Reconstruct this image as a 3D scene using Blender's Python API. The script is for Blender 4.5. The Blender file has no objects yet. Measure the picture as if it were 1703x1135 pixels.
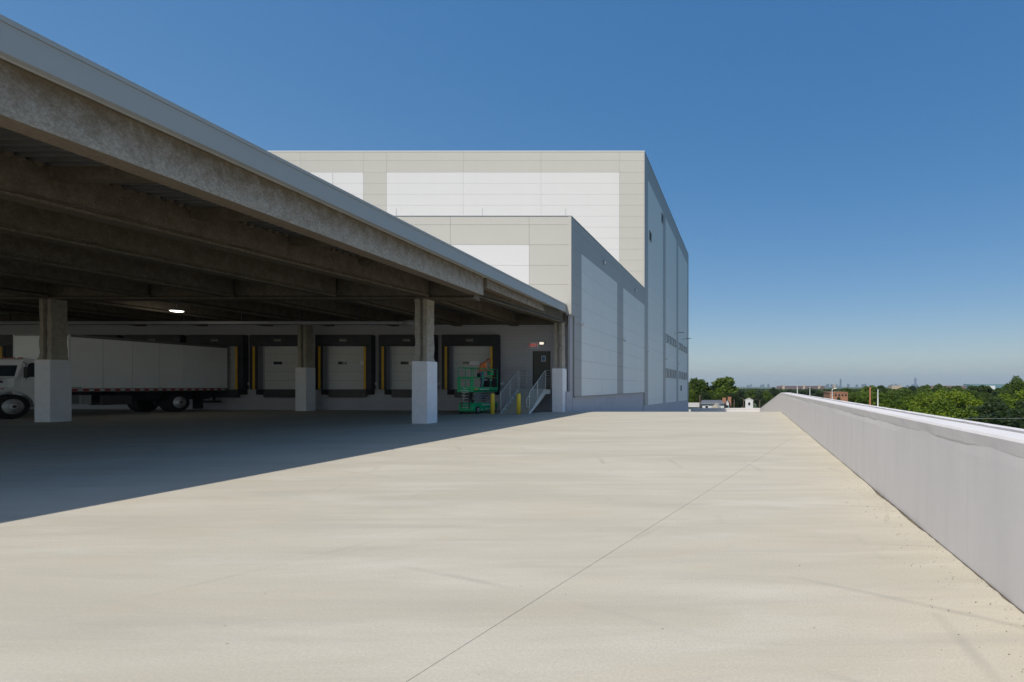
import bpy, bmesh, math, random
import numpy as np
from mathutils import Vector, Matrix, noise

R = math.radians
random.seed(7); rng = np.random.default_rng(7)
scene = bpy.context.scene
COL = scene.collection

# ------------------------------------------------------------------ camera, world, sun
F, U0, V0, H = 804.0, 1238.0, 643.0, 1.45          # focal length (px of 1703), vanishing point, eye height
cam = bpy.data.cameras.new('camera'); camo = bpy.data.objects.new('camera', cam); COL.objects.link(camo)
cam.sensor_fit = 'HORIZONTAL'; cam.sensor_width = 36.0; cam.lens = F / 1703 * 36.0
cam.shift_x = -(U0 - 851.5) / 1703; cam.shift_y = (V0 - 567.5) / 1703
cam.clip_start = 0.1; cam.clip_end = 30000
camo.location = (0, 0, H); camo.rotation_euler = (R(90), 0, 0)
scene.camera = camo

SUN = Vector((-0.235, -0.66, 1.0)).normalized()
EL = math.asin(SUN.z); AZ = math.atan2(SUN.x, SUN.y)
world = bpy.data.worlds.new('World'); scene.world = world; world.use_nodes = True
wn = world.node_tree.nodes; wl = world.node_tree.links
bg = wn['Background']; sky = wn.new('ShaderNodeTexSky'); sky.sky_type = 'NISHITA'
sky.sun_disc = False; sky.sun_elevation = EL; sky.sun_rotation = AZ
sky.altitude = 0; sky.air_density = 1.0; sky.dust_density = 1.3; sky.ozone_density = 3.0
hs = wn.new('ShaderNodeHueSaturation'); hs.inputs['Saturation'].default_value = 2.02; hs.inputs['Hue'].default_value = 0.506
gm = wn.new('ShaderNodeGamma'); gm.inputs[1].default_value = 0.50; wl.new(sky.outputs[0], gm.inputs[0])
wl.new(gm.outputs[0], hs.inputs['Color']); wl.new(hs.outputs[0], bg.inputs[0]); bg.inputs[1].default_value = 0.150
sl = bpy.data.lights.new('sun', 'SUN'); sl.energy = 2.35; sl.angle = R(0.5); sl.color = (1.0, 0.94, 0.85)
so = bpy.data.objects.new('sun', sl); COL.objects.link(so)
so.rotation_euler = SUN.to_track_quat('Z', 'Y').to_euler(); so.location = (-20, -40, 60)
scene.view_settings.view_transform = 'Standard'; scene.view_settings.look = 'None'
scene.view_settings.exposure = 0.77; scene.view_settings.gamma = 1.0
scene.view_settings.use_curve_mapping = False
scene.cycles.diffuse_bounces = 8; scene.cycles.max_bounces = 12

# ------------------------------------------------------------------ materials
def mat(name, col, rough=0.7, metal=0.0, var=0.0, scale=1.0, bump=0.0, bscale=20.0, stretch=(1, 1, 1), emis=None, es=0, spec=0.5, col2=None):
    m = bpy.data.materials.new(name); m.use_nodes = True
    nt = m.node_tree; n = nt.nodes; l = nt.links; p = n['Principled BSDF']
    p.inputs['Base Color'].default_value = (*col, 1); p.inputs['Roughness'].default_value = rough
    p.inputs['Metallic'].default_value = metal; p.inputs['Specular IOR Level'].default_value = spec
    if emis:
        p.inputs['Emission Color'].default_value = (*emis, 1); p.inputs['Emission Strength'].default_value = es
    if var or bump:
        tc = n.new('ShaderNodeTexCoord'); mp = n.new('ShaderNodeMapping'); mp.inputs['Scale'].default_value = stretch
        l.new(tc.outputs['Object'], mp.inputs[0])
    if var:
        nz = n.new('ShaderNodeTexNoise'); nz.inputs['Scale'].default_value = scale; nz.inputs['Detail'].default_value = 6
        nz.inputs['Roughness'].default_value = 0.62
        l.new(mp.outputs[0], nz.inputs['Vector'])
        cr = n.new('ShaderNodeValToRGB'); cr.color_ramp.elements[0].position = 0.3; cr.color_ramp.elements[1].position = 0.72
        a = tuple(max(0, c * (1 - var)) for c in col); b = col2 or tuple(min(1, c * (1 + var)) for c in col)
        cr.color_ramp.elements[0].color = (*a, 1); cr.color_ramp.elements[1].color = (*b, 1)
        l.new(nz.outputs[0], cr.inputs[0]); l.new(cr.outputs[0], p.inputs['Base Color'])
    if bump:
        nb = n.new('ShaderNodeTexNoise'); nb.inputs['Scale'].default_value = bscale; nb.inputs['Detail'].default_value = 5
        l.new(mp.outputs[0], nb.inputs['Vector'])
        bp = n.new('ShaderNodeBump'); bp.inputs['Strength'].default_value = bump; bp.inputs['Distance'].default_value = 0.02
        l.new(nb.outputs[0], bp.inputs['Height']); l.new(bp.outputs[0], p.inputs['Normal'])
    return m

def nodes_of(m): return m.node_tree.nodes, m.node_tree.links, m.node_tree.nodes['Principled BSDF']

def mix(n, l, fac, a, b, mode='MIX'):
    x = n.new('ShaderNodeMix'); x.data_type = 'RGBA'; x.blend_type = mode
    for s, v in ((0, fac), (6, a), (7, b)):
        if isinstance(v, (int, float)): x.inputs[s].default_value = v
        elif isinstance(v, tuple): x.inputs[s].default_value = (*v, 1)
        else: l.new(v, x.inputs[s])
    return x.outputs[2]

def noise_n(n, l, vec, scale, detail=4, rough=0.55, dist=0.0):
    z = n.new('ShaderNodeTexNoise'); z.inputs['Scale'].default_value = scale; z.inputs['Detail'].default_value = detail
    z.inputs['Roughness'].default_value = rough; z.inputs['Distortion'].default_value = dist
    l.new(vec, z.inputs['Vector']); return z.outputs[0]

def ramp(n, l, src, p0, p1, c0=0.0, c1=1.0):
    r = n.new('ShaderNodeMapRange'); l.new(src, r.inputs[0]); r.inputs[1].default_value = p0; r.inputs[2].default_value = p1
    r.inputs[3].default_value = c0; r.inputs[4].default_value = c1; return r.outputs[0]

def mapping(n, l, src, scale=(1, 1, 1), rot=(0, 0, 0), loc=(0, 0, 0)):
    mp = n.new('ShaderNodeMapping'); mp.inputs['Scale'].default_value = scale; mp.inputs['Rotation'].default_value = rot
    mp.inputs['Location'].default_value = loc; l.new(src, mp.inputs[0]); return mp.outputs[0]

def concrete_floor():
    m = mat('deck_concrete', (0.45, 0.42, 0.345), 0.82); n, l, p = nodes_of(m); p.inputs['Specular IOR Level'].default_value = 0.3
    g = n.new('ShaderNodeNewGeometry').outputs['Position']
    c = (0.56, 0.51, 0.405)
    st1 = noise_n(n, l, mapping(n, l, g, (0.16, 0.9, 1), (0, 0, R(-14))), 1.0, 7, 0.62, 0.5)     # long wet-brushed streaks
    st2 = noise_n(n, l, mapping(n, l, g, (0.30, 3.4, 1), (0, 0, R(-22)), (5, 3, 0)), 1.0, 6, 0.6, 0.8)
    blot = noise_n(n, l, mapping(n, l, g, (0.45, 1.6, 1), (0, 0, -0.25), (9, 1, 0)), 1.0, 5, 0.6)
    warm = noise_n(n, l, mapping(n, l, g, (0.5, 1.3, 1), (0, 0, -0.2), (2, 7, 0)), 1.0, 4, 0.6)
    fine = noise_n(n, l, g, 60.0, 4, 0.7)
    o = mix(n, l, ramp(n, l, st1, 0.40, 0.60), c, (0.49, 0.448, 0.35))
    o = mix(n, l, ramp(n, l, st2, 0.50, 0.70, 0, 0.5), o, (0.42, 0.385, 0.32))
    o = mix(n, l, ramp(n, l, blot, 0.52, 0.70, 0, 0.5), o, (0.65, 0.615, 0.53))
    o = mix(n, l, ramp(n, l, warm, 0.55, 0.75, 0, 0.6), o, (0.52, 0.445, 0.32))
    st3 = noise_n(n, l, mapping(n, l, g, (0.5, 4.5, 1), (0, 0, R(-17)), (3, 8, 0)), 1.0, 7, 0.68, 1.2)
    o = mix(n, l, ramp(n, l, st3, 0.57, 0.78, 0, 0.3), o, (0.40, 0.37, 0.31))
    o = mix(n, l, ramp(n, l, st3, 0.44, 0.28, 0, 0.3), o, (0.66, 0.61, 0.52))
    # curved tyre sweeps: thin rings round distant centres, broken up by noise
    for (cx, cy, freq, w, off) in ((-9.0, -14.0, 0.95, 0.12, 3), (4.0, 30.0, 0.7, 0.10, 11), (-20.0, 2.0, 0.8, 0.14, 17), (-15.5, 10.3, 0.45, 0.06, 31)):
        vm = n.new('ShaderNodeVectorMath'); vm.operation = 'DISTANCE'; l.new(g, vm.inputs[0]); vm.inputs[1].default_value = (cx, cy, 0)
        mu = n.new('ShaderNodeMath'); mu.operation = 'MULTIPLY'; l.new(vm.outputs['Value'], mu.inputs[0]); mu.inputs[1].default_value = freq
        fr = n.new('ShaderNodeMath'); fr.operation = 'PINGPONG'; l.new(mu.outputs[0], fr.inputs[0]); fr.inputs[1].default_value = 0.5
        band = ramp(n, l, fr.outputs[0], w * 0.08, w * 0.32, 1, 0)
        br = noise_n(n, l, mapping(n, l, g, (0.22, 0.5, 1), (0, 0, 0), (off, off, 0)), 1.0, 5, 0.6)
        br = ramp(n, l, br, 0.55, 0.75, 0, 0.6)
        mm = n.new('ShaderNodeMath'); mm.operation = 'MULTIPLY'; l.new(band, mm.inputs[0]); l.new(br, mm.inputs[1])
        o = mix(n, l, mm.outputs[0], o, (0.28, 0.27, 0.24))
    o = mix(n, l, ramp(n, l, fine, 0.3, 0.7, 0.45, 0.0), o, (0.33, 0.31, 0.26))
    vo = n.new('ShaderNodeTexVoronoi'); vo.inputs['Scale'].default_value = 3.2; l.new(g, vo.inputs['Vector'])
    o = mix(n, l, ramp(n, l, vo.outputs['Distance'], 0.012, 0.03, 0.7, 0), o, (0.16, 0.13, 0.10))
    l.new(o, p.inputs['Base Color'])
    bn = noise_n(n, l, g, 90.0, 6, 0.7); bp = n.new('ShaderNodeBump'); bp.inputs['Strength'].default_value = 0.25; bp.inputs['Distance'].default_value = 0.01
    l.new(bn, bp.inputs['Height']); l.new(bp.outputs[0], p.inputs['Normal'])
    return m

def fireproof(name, brown, pale, zlo, zhi, amt):
    """sprayed cementitious fireproofing: brown with a pale mottle that increases towards the lower edge"""
    m = mat(name, brown, 0.95); n, l, p = nodes_of(m); p.inputs['Specular IOR Level'].default_value = 0.15
    g = n.new('ShaderNodeNewGeometry').outputs['Position']
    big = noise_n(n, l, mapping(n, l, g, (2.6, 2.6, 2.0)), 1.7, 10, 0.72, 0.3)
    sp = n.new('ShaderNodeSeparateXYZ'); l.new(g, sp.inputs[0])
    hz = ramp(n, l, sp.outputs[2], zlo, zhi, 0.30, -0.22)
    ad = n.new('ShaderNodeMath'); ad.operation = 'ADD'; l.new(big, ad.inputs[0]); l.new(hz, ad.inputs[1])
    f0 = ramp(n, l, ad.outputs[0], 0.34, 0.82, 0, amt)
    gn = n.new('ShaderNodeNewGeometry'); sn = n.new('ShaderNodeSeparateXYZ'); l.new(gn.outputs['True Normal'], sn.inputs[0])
    ab = n.new('ShaderNodeMath'); ab.operation = 'ABSOLUTE'; l.new(sn.outputs[2], ab.inputs[0])     # pale mix fades out on level faces
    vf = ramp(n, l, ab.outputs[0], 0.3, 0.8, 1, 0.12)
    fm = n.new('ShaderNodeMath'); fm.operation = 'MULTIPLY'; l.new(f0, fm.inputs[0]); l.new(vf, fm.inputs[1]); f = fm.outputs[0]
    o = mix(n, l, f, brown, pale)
    fine = noise_n(n, l, g, 22.0, 8, 0.8)
    o = mix(n, l, ramp(n, l, fine, 0.38, 0.66, 0.6, 0), o, tuple(c * 0.5 for c in brown))
    l.new(o, p.inputs['Base Color'])
    b1 = noise_n(n, l, g, 28.0, 6, 0.7); bp = n.new('ShaderNodeBump'); bp.inputs['Strength'].default_value = 0.8; bp.inputs['Distance'].default_value = 0.03
    l.new(b1, bp.inputs['Height']); l.new(bp.outputs[0], p.inputs['Normal'])
    return m

M = {}
M['deck'] = concrete_floor()
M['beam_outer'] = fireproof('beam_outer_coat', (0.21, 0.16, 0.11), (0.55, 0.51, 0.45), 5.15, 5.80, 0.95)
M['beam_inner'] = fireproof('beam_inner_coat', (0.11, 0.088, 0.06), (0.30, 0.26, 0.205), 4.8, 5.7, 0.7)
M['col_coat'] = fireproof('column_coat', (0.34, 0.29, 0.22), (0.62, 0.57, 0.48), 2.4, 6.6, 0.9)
M['metal_deck'] = mat('galvanised_deck', (0.11, 0.11, 0.105), 0.5, 0.3, 0.2, 2, 0, 20)
M['fascia'] = mat('fascia_grey', (0.36, 0.385, 0.395), 0.45, 0.0, 0.04, 0.5)
M['fascia_dark'] = mat('fascia_cap', (0.20, 0.225, 0.25), 0.45)
M['roof'] = mat('roof_membrane', (0.55, 0.55, 0.53), 0.8, 0, 0.1, 1)
M['wrap'] = mat('column_wrap_paint', (0.84, 0.83, 0.84), 0.5, 0, 0.06, 4)
M['white_panel'] = mat('panel_white', (0.63, 0.62, 0.605), 0.5, 0, 0.015, 0.6, 0, 1)
M['beige_panel'] = mat('panel_beige', (0.475, 0.46, 0.41), 0.5, 0, 0.02, 0.6, 0, 1)
M['light_side'] = mat('panel_pale_blue_grey', (0.70, 0.72, 0.71), 0.5, 0, 0.03, 0.6)
M['dark_side'] = mat('panel_mid_grey', (0.36, 0.36, 0.36), 0.5, 0, 0.03, 0.6)
M['joint'] = mat('panel_joint', (0.22, 0.22, 0.215), 0.8)
M['white_joint'] = mat('panel_joint_pale', (0.55, 0.54, 0.51), 0.8)
M['plinth'] = mat('plinth_grey', (0.46, 0.45, 0.48), 0.7, 0, 0.06, 1.0, 0.1, 30)
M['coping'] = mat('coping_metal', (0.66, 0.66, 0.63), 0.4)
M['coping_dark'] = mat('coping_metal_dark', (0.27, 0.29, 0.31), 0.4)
M['glass'] = mat('window_glass', (0.03, 0.04, 0.05), 0.08)
M['black'] = mat('black_vinyl', (0.028, 0.028, 0.036), 0.55, 0, 0.45, 1.6)
M['rubber'] = mat('rubber', (0.02, 0.02, 0.021), 0.8, 0, 0.3, 9)
M['steel_dark'] = mat('dark_steel', (0.09, 0.09, 0.09), 0.5, 0.4, 0.2, 4)
M['under'] = mat('chassis_black', (0.03, 0.03, 0.033), 0.7)
M['yellow'] = mat('dock_yellow', (0.80, 0.46, 0.03), 0.6, 0, 0.1, 5)
M['bollard'] = mat('bollard_yellow', (0.90, 0.64, 0.05), 0.4, 0, 0.06, 5)
M['door'] = mat('door_panel_grey', (0.67, 0.68, 0.665), 0.5, 0, 0.03, 1)
M['curtain'] = mat('shelter_inner_grey', (0.20, 0.20, 0.215), 0.6)
M['door_dark'] = mat('exit_door_olive', (0.085, 0.09, 0.075), 0.45, 0, 0.08, 2)
M['notice'] = mat('notice_white', (0.92, 0.92, 0.92), 0.5)
M['white'] = mat('white_paint', (0.78, 0.79, 0.80), 0.4)
M['truck'] = mat('truck_white', (0.88, 0.89, 0.89), 0.3, 0, 0.04, 1.2)
M['truck_rail'] = mat('truck_rail', (0.22, 0.21, 0.20), 0.4, 0.5)
M['red'] = mat('red_reflector', (0.42, 0.03, 0.04), 0.35)
M['rim'] = mat('polished_rim', (0.85, 0.86, 0.88), 0.4, 0.2)
M['lift'] = mat('lift_green', (0.012, 0.50, 0.19), 0.4, 0, 0.08, 4)
M['steel'] = mat('grey_painted_steel', (0.62, 0.64, 0.60), 0.5, 0.1, 0.05, 4)
M['stair'] = mat('stair_grey', (0.38, 0.40, 0.36), 0.6, 0.1, 0.08, 4)
M['galv'] = mat('galvanised_pipe', (0.42, 0.43, 0.42), 0.45, 0.5, 0.1, 4)
M['pvc'] = mat('pipe_grey', (0.34, 0.34, 0.35), 0.6)
M['lamp_on'] = mat('lamp_lens', (0.9, 0.9, 0.9), 0.4, emis=(1.0, 0.95, 0.86), es=2.2)
M['lamp_small'] = mat('lamp_lens_small', (0.9, 0.9, 0.9), 0.4, emis=(1.0, 0.88, 0.68), es=0.55)
M['sign_red'] = mat('exit_red', (0.55, 0.05, 0.05), 0.5, emis=(0.9, 0.07, 0.05), es=0.25)
M['blue_sign'] = mat('blue_sign', (0.10, 0.22, 0.42), 0.5)
M['orange_shirt'] = mat('orange_shirt', (0.92, 0.27, 0.10), 0.9, 0, 0.12, 9)
M['jeans'] = mat('denim', (0.16, 0.22, 0.36), 0.9, 0, 0.15, 12)
M['skin'] = mat('skin', (0.50, 0.26, 0.17), 0.6)
M['hair'] = mat('hair', (0.35, 0.12, 0.05), 0.9)
M['bark'] = mat('bark', (0.10, 0.075, 0.05), 0.95, 0, 0.3, 6)
M['wood_pole'] = mat('wood_pole', (0.30, 0.13, 0.065), 0.9, 0, 0.2, 5)
M['brick'] = mat('brick_wall', (0.40, 0.19, 0.11), 0.9, 0, 0.12, 3)
M['far_brick'] = mat('far_brick', (0.20, 0.13, 0.13), 0.9)
M['tan'] = mat('tan_wall', (0.46, 0.37, 0.27), 0.9)
M['house_white'] = mat('house_siding', (0.74, 0.74, 0.72), 0.7)
M['house_cream'] = mat('house_cream', (0.62, 0.55, 0.42), 0.8)
M['shingle'] = mat('roof_shingle', (0.11, 0.12, 0.14), 0.9, 0, 0.2, 2)
M['shingle_pale'] = mat('roof_shingle_pale', (0.42, 0.40, 0.36), 0.9, 0, 0.15, 2)
M['teal'] = mat('teal_glass_wall', (0.15, 0.26, 0.29), 0.4)
M['far_blue'] = mat('far_tower', (0.10, 0.14, 0.20), 0.5)
M['dirt'] = mat('grime', (0.13, 0.105, 0.075), 0.95, 0, 0.4, 9)
M['joint_dark'] = mat('joint_filler', (0.22, 0.19, 0.15), 0.9, 0, 0.3, 6)
M['terrain'] = mat('terrain_grass', (0.07, 0.095, 0.035), 0.95, 0, 0.35, 0.05)

def parapet_mat():
    m = mat('parapet_paint', (0.60, 0.60, 0.62), 0.75); n, l, p = nodes_of(m)
    g = n.new('ShaderNodeNewGeometry').outputs['Position']
    a = noise_n(n, l, mapping(n, l, g, (1, 2.6, 0.5)), 1.0, 6, 0.6)
    o = mix(n, l, ramp(n, l, a, 0.35, 0.65, 0, 0.8), (0.73, 0.70, 0.68), (0.665, 0.64, 0.625))
    s = noise_n(n, l, mapping(n, l, g, (1, 16, 0.6)), 1.0, 4, 0.6)
    o = mix(n, l, ramp(n, l, s, 0.56, 0.75, 0, 0.35), o, (0.60, 0.585, 0.58))
    f = noise_n(n, l, g, 14, 6, 0.7)
    o = mix(n, l, ramp(n, l, f, 0.62, 0.8, 0, 0.25), o, (0.56, 0.54, 0.51))
    l.new(o, p.inputs['Base Color'])
    b = noise_n(n, l, mapping(n, l, g, (1, 1, 1)), 7, 7, 0.65); bp = n.new('ShaderNodeBump'); bp.inputs['Strength'].default_value = 0.22; bp.inputs['Distance'].default_value = 0.012
    l.new(b, bp.inputs['Height']); l.new(bp.outputs[0], p.inputs['Normal'])
    return m
M['parapet'] = parapet_mat()
M['cap'] = mat('cap_paint', (0.655, 0.64, 0.635), 0.8, 0, 0.09, 5, 0.2, 30)

def block_mat():
    m = mat('painted_block', (0.24, 0.245, 0.275), 0.75); n, l, p = nodes_of(m)
    g = n.new('ShaderNodeNewGeometry').outputs['Position']
    sp = n.new('ShaderNodeSeparateXYZ'); l.new(g, sp.inputs[0]); cb = n.new('ShaderNodeCombineXYZ')
    l.new(sp.outputs[0], cb.inputs[0]); l.new(sp.outputs[2], cb.inputs[1])
    bk = n.new('ShaderNodeTexBrick'); l.new(cb.outputs[0], bk.inputs[0]); bk.inputs['Scale'].default_value = 1
    bk.inputs['Brick Width'].default_value = 0.4; bk.inputs['Row Height'].default_value = 0.2; bk.inputs['Mortar Size'].default_value = 0.012
    bk.inputs['Color1'].default_value = (0.52, 0.51, 0.53, 1); bk.inputs['Color2'].default_value = (0.50, 0.49, 0.51, 1); bk.inputs['Mortar'].default_value = (0.44, 0.435, 0.455, 1)
    l.new(bk.outputs[0], p.inputs['Base Color'])
    return m
M['block'] = block_mat()

def leaf_mat(name, c0, c1):
    m = bpy.data.materials.new(name); m.use_nodes = True; nt = m.node_tree; n = nt.nodes; l = nt.links
    p = n['Principled BSDF']; p.inputs['Roughness'].default_value = 0.6; p.inputs['Specular IOR Level'].default_value = 0.3
    tc = n.new('ShaderNodeTexCoord'); nz = noise_n(n, l, tc.outputs['Object'], 0.9, 3, 0.6)
    oi = n.new('ShaderNodeObjectInfo')
    ad = n.new('ShaderNodeMath'); ad.operation = 'ADD'; l.new(nz, ad.inputs[0]); l.new(ramp(n, l, oi.outputs['Random'], 0, 1, -0.2, 0.2), ad.inputs[1])
    o = mix(n, l, ramp(n, l, ad.outputs[0], 0.3, 0.7), c0, c1)
    l.new(o, p.inputs['Base Color'])
    tr = n.new('ShaderNodeBsdfTranslucent'); l.new(mix(n, l, 0.5, o, (0.25, 0.35, 0.03)), tr.inputs[0])
    ms = n.new('ShaderNodeMixShader'); ms.inputs[0].default_value = 0.3
    l.new(p.outputs[0], ms.inputs[1]); l.new(tr.outputs[0], ms.inputs[2]); l.new(ms.outputs[0], n['Material Output'].inputs[0])
    return m
M['leaf_bright'] = leaf_mat('leaves_bright', (0.065, 0.115, 0.006), (0.19, 0.26, 0.012))
M['leaf_mid'] = leaf_mat('leaves_mid', (0.040, 0.072, 0.006), (0.11, 0.165, 0.012))
M['leaf_dark'] = leaf_mat('leaves_dark', (0.020, 0.038, 0.013), (0.038, 0.062, 0.02))

# ------------------------------------------------------------------ mesh helpers
class MB:
    def __init__(s): s.v = []; s.f = []; s.m = []; s.mi = 0
    def add(s, vs, fs):
        b = len(s.v); s.v += [tuple(map(float, v)) for v in vs]; s.f += [tuple(b + i for i in f) for f in fs]; s.m += [s.mi] * len(fs); return s
    def box(s, x0, x1, y0, y1, z0, z1, mi=None):
        if mi is not None: s.mi = mi
        vs = [(x, y, z) for z in (z0, z1) for y in (y0, y1) for x in (x0, x1)]
        return s.add(vs, [(0, 2, 3, 1), (4, 5, 7, 6), (0, 1, 5, 4), (2, 6, 7, 3), (0, 4, 6, 2), (1, 3, 7, 5)])
    def quad(s, *p): return s.add(p, [tuple(range(len(p)))])
    def prism(s, poly, axis, a, b):
        """poly: 2D points, extruded along axis between a and b"""
        n = len(poly)
        def P(q, t): return {'x': (t, q[0], q[1]), 'y': (q[0], t, q[1]), 'z': (q[0], q[1], t)}[axis]
        vs = [P(q, a) for q in poly] + [P(q, b) for q in poly]
        fs = [tuple(range(n - 1, -1, -1)), tuple(range(n, 2 * n))] + [(i, (i + 1) % n, n + (i + 1) % n, n + i) for i in range(n)]
        return s.add(vs, fs)
    def tube(s, pts, r, n=8, cap=True):
        pts = [Vector(p) for p in pts]; rs = r if isinstance(r, (list, tuple)) else [r] * len(pts); vs = []; up0 = None
        for i, p in enumerate(pts):
            d = (pts[min(i + 1, len(pts) - 1)] - pts[max(i - 1, 0)]).normalized()
            up = Vector((0, 0, 1)) if abs(d.z) < 0.9 else Vector((0, 1, 0))
            a = d.cross(up).normalized(); b = a.cross(d).normalized()
            if up0 is not None and a.dot(up0) < 0: a = -a; b = -b
            up0 = a
            for k in range(n):
                t = 2 * math.pi * k / n; vs.append(p + (a * math.cos(t) + b * math.sin(t)) * rs[i])
        fs = [(i * n + k, i * n + (k + 1) % n, (i + 1) * n + (k + 1) % n, (i + 1) * n + k) for i in range(len(pts) - 1) for k in range(n)]
        if cap: fs += [tuple(range(n - 1, -1, -1)), tuple((len(pts) - 1) * n + k for k in range(n))]
        return s.add(vs, fs)
    def lathe(s, prof, c, axis='z', n=20):
        c = Vector(c); vs = []
        for (r, t) in prof:
            for k in range(n):
                a = 2 * math.pi * k / n; x, y = r * math.cos(a), r * math.sin(a)
                vs.append(c + Vector({'z': (x, y, t), 'x': (t, x, y), 'y': (x, t, y)}[axis]))
        fs = [(i * n + k, i * n + (k + 1) % n, (i + 1) * n + (k + 1) % n, (i + 1) * n + k) for i in range(len(prof) - 1) for k in range(n)]
        fs += [tuple(range(n - 1, -1, -1)), tuple((len(prof) - 1) * n + k for k in range(n))]
        return s.add(vs, fs)
    def build(s, name, mats, parent=None, smooth=False, bevel=0, world=True):
        me = bpy.data.meshes.new(name)
        off = Vector((0, 0, 0))
        if parent is not None and world: off = wloc(parent)
        me.from_pydata([(v[0] - off.x, v[1] - off.y, v[2] - off.z) for v in s.v], [], s.f)
        mats = mats if isinstance(mats, (list, tuple)) else [mats]
        for m in mats: me.materials.append(m if not isinstance(m, str) else M[m])
        if len(mats) > 1: me.polygons.foreach_set('material_index', s.m)
        bm = bmesh.new(); bm.from_mesh(me); bmesh.ops.recalc_face_normals(bm, faces=bm.faces)
        if bevel: bmesh.ops.bevel(bm, geom=bm.edges[:], offset=bevel, segments=2, affect='EDGES', profile=0.5)
        bm.to_mesh(me); bm.free()
        if smooth: me.polygons.foreach_set('use_smooth', [True] * len(me.polygons))
        me.update()
        o = bpy.data.objects.new(name, me); COL.objects.link(o); o.parent = parent
        return o

def wloc(o):
    v = Vector(o.location)
    while o.parent: o = o.parent; v += Vector(o.location)
    return v
def tag(o, label=None, cat=None, group=None, kind=None):
    if label: o['label'] = label
    if cat: o['category'] = cat
    if group: o['group'] = group
    if kind: o['kind'] = kind
    return o
def thing(name, label, cat, loc=(0, 0, 0), group=None):
    o = bpy.data.objects.new(name, None); COL.objects.link(o); o.location = loc; o.empty_display_size = 0.2
    return tag(o, label, cat, group)
def kids(o): return [c for c in bpy.data.objects if c.parent is o]
def dup(root, loc=None, label=None, parent=None):
    c = root.copy(); COL.objects.link(c); c.parent = parent
    if loc is not None: c.location = loc
    if label: c['label'] = label
    for ch in CH[root.name] if root.name in CH else kids(root): dup(ch, None, None, c)
    return c
CH = {}
def P(u, Y): return (u - U0) / F * Y          # world X of an image column at distance Y
def Z(v, Y): return H - (v - V0) / F * Y      # world Z of an image row at distance Y
def text_mesh(name, s, size, m, loc, parent, rot=(R(90), 0, 0), extrude=0.004):
    cu = bpy.data.curves.new(name, 'FONT'); cu.body = s; cu.size = size; cu.extrude = extrude; cu.align_x = 'CENTER'; cu.align_y = 'CENTER'
    t = bpy.data.objects.new('tmp', cu); COL.objects.link(t)
    bpy.context.view_layer.update()
    me = bpy.data.meshes.new_from_object(t.evaluated_get(bpy.context.evaluated_depsgraph_get())); me.name = name
    bpy.data.objects.remove(t); me.transform(Matrix.Rotation(rot[2], 4, 'Z') @ Matrix.Rotation(rot[0], 4, 'X'))
    me.materials.clear(); me.materials.append(M[m])
    o = bpy.data.objects.new(name, me); COL.objects.link(o); o.parent = parent; o.location = Vector(loc) - (wloc(parent) if parent else Vector())
    return o
def scribble(mb, x0, x1, y, z0, z1, n, seed, axis='x'):
    """a row of letter-sized strokes where the photograph's print is too small to read"""
    r = random.Random(seed); w = (x1 - x0) / n
    for i in range(n):
        a = x0 + i * w + w * 0.1; b = a + w * r.uniform(0.45, 0.8); h = (z1 - z0) * r.uniform(0.75, 1.0)
        if axis == 'x': mb.box(a, b, y, y + 0.004, z0, z0 + h)
        else: mb.box(y, y + 0.004, a, b, z0, z0 + h)
_b = MB.build
def _build(self, name, *a, **k):
    o = _b(self, name, *a, **k)
    if name == 'lettering': o['kind'] = 'stuff'
    return o
MB.build = _build
def smooth01(t): t = max(0.0, min(1.0, t)); return t * t * (3 - 2 * t)

# ------------------------------------------------------------------ terrain and deck
GZ = -8.0
CREST = 26.6
def ramp_z(y):
    t = y - CREST
    if t <= 0: return 0.0
    return -0.0605 * (t - 1.2) if t > 2.4 else -0.0605 * t * t / 4.8
def floor_z(x, y):
    k = smooth01((x + 11.2) / 1.0)
    return 0.004 * max(0.0, -12.0 - x) + ramp_z(y) * k
XI = lambda y: 1.74 + 0.0125 * y               # inner face of the parapet

terr = MB(); N = 40
ext = [-9000, -4000, -1500, -600, -200, -60, 0, 60, 200, 600, 1500, 4000, 9000]
exy = [-600, -200, -60, 0, 60, 120, 250, 500, 900, 1600, 3000, 6000, 12000]
terr.add([(x, y, GZ) for y in exy for x in ext], [(j * 13 + i, j * 13 + i + 1, (j + 1) * 13 + i + 1, (j + 1) * 13 + i) for j in range(12) for i in range(12)])
tag(terr.build('ground', 'terrain'), kind='structure')

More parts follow.
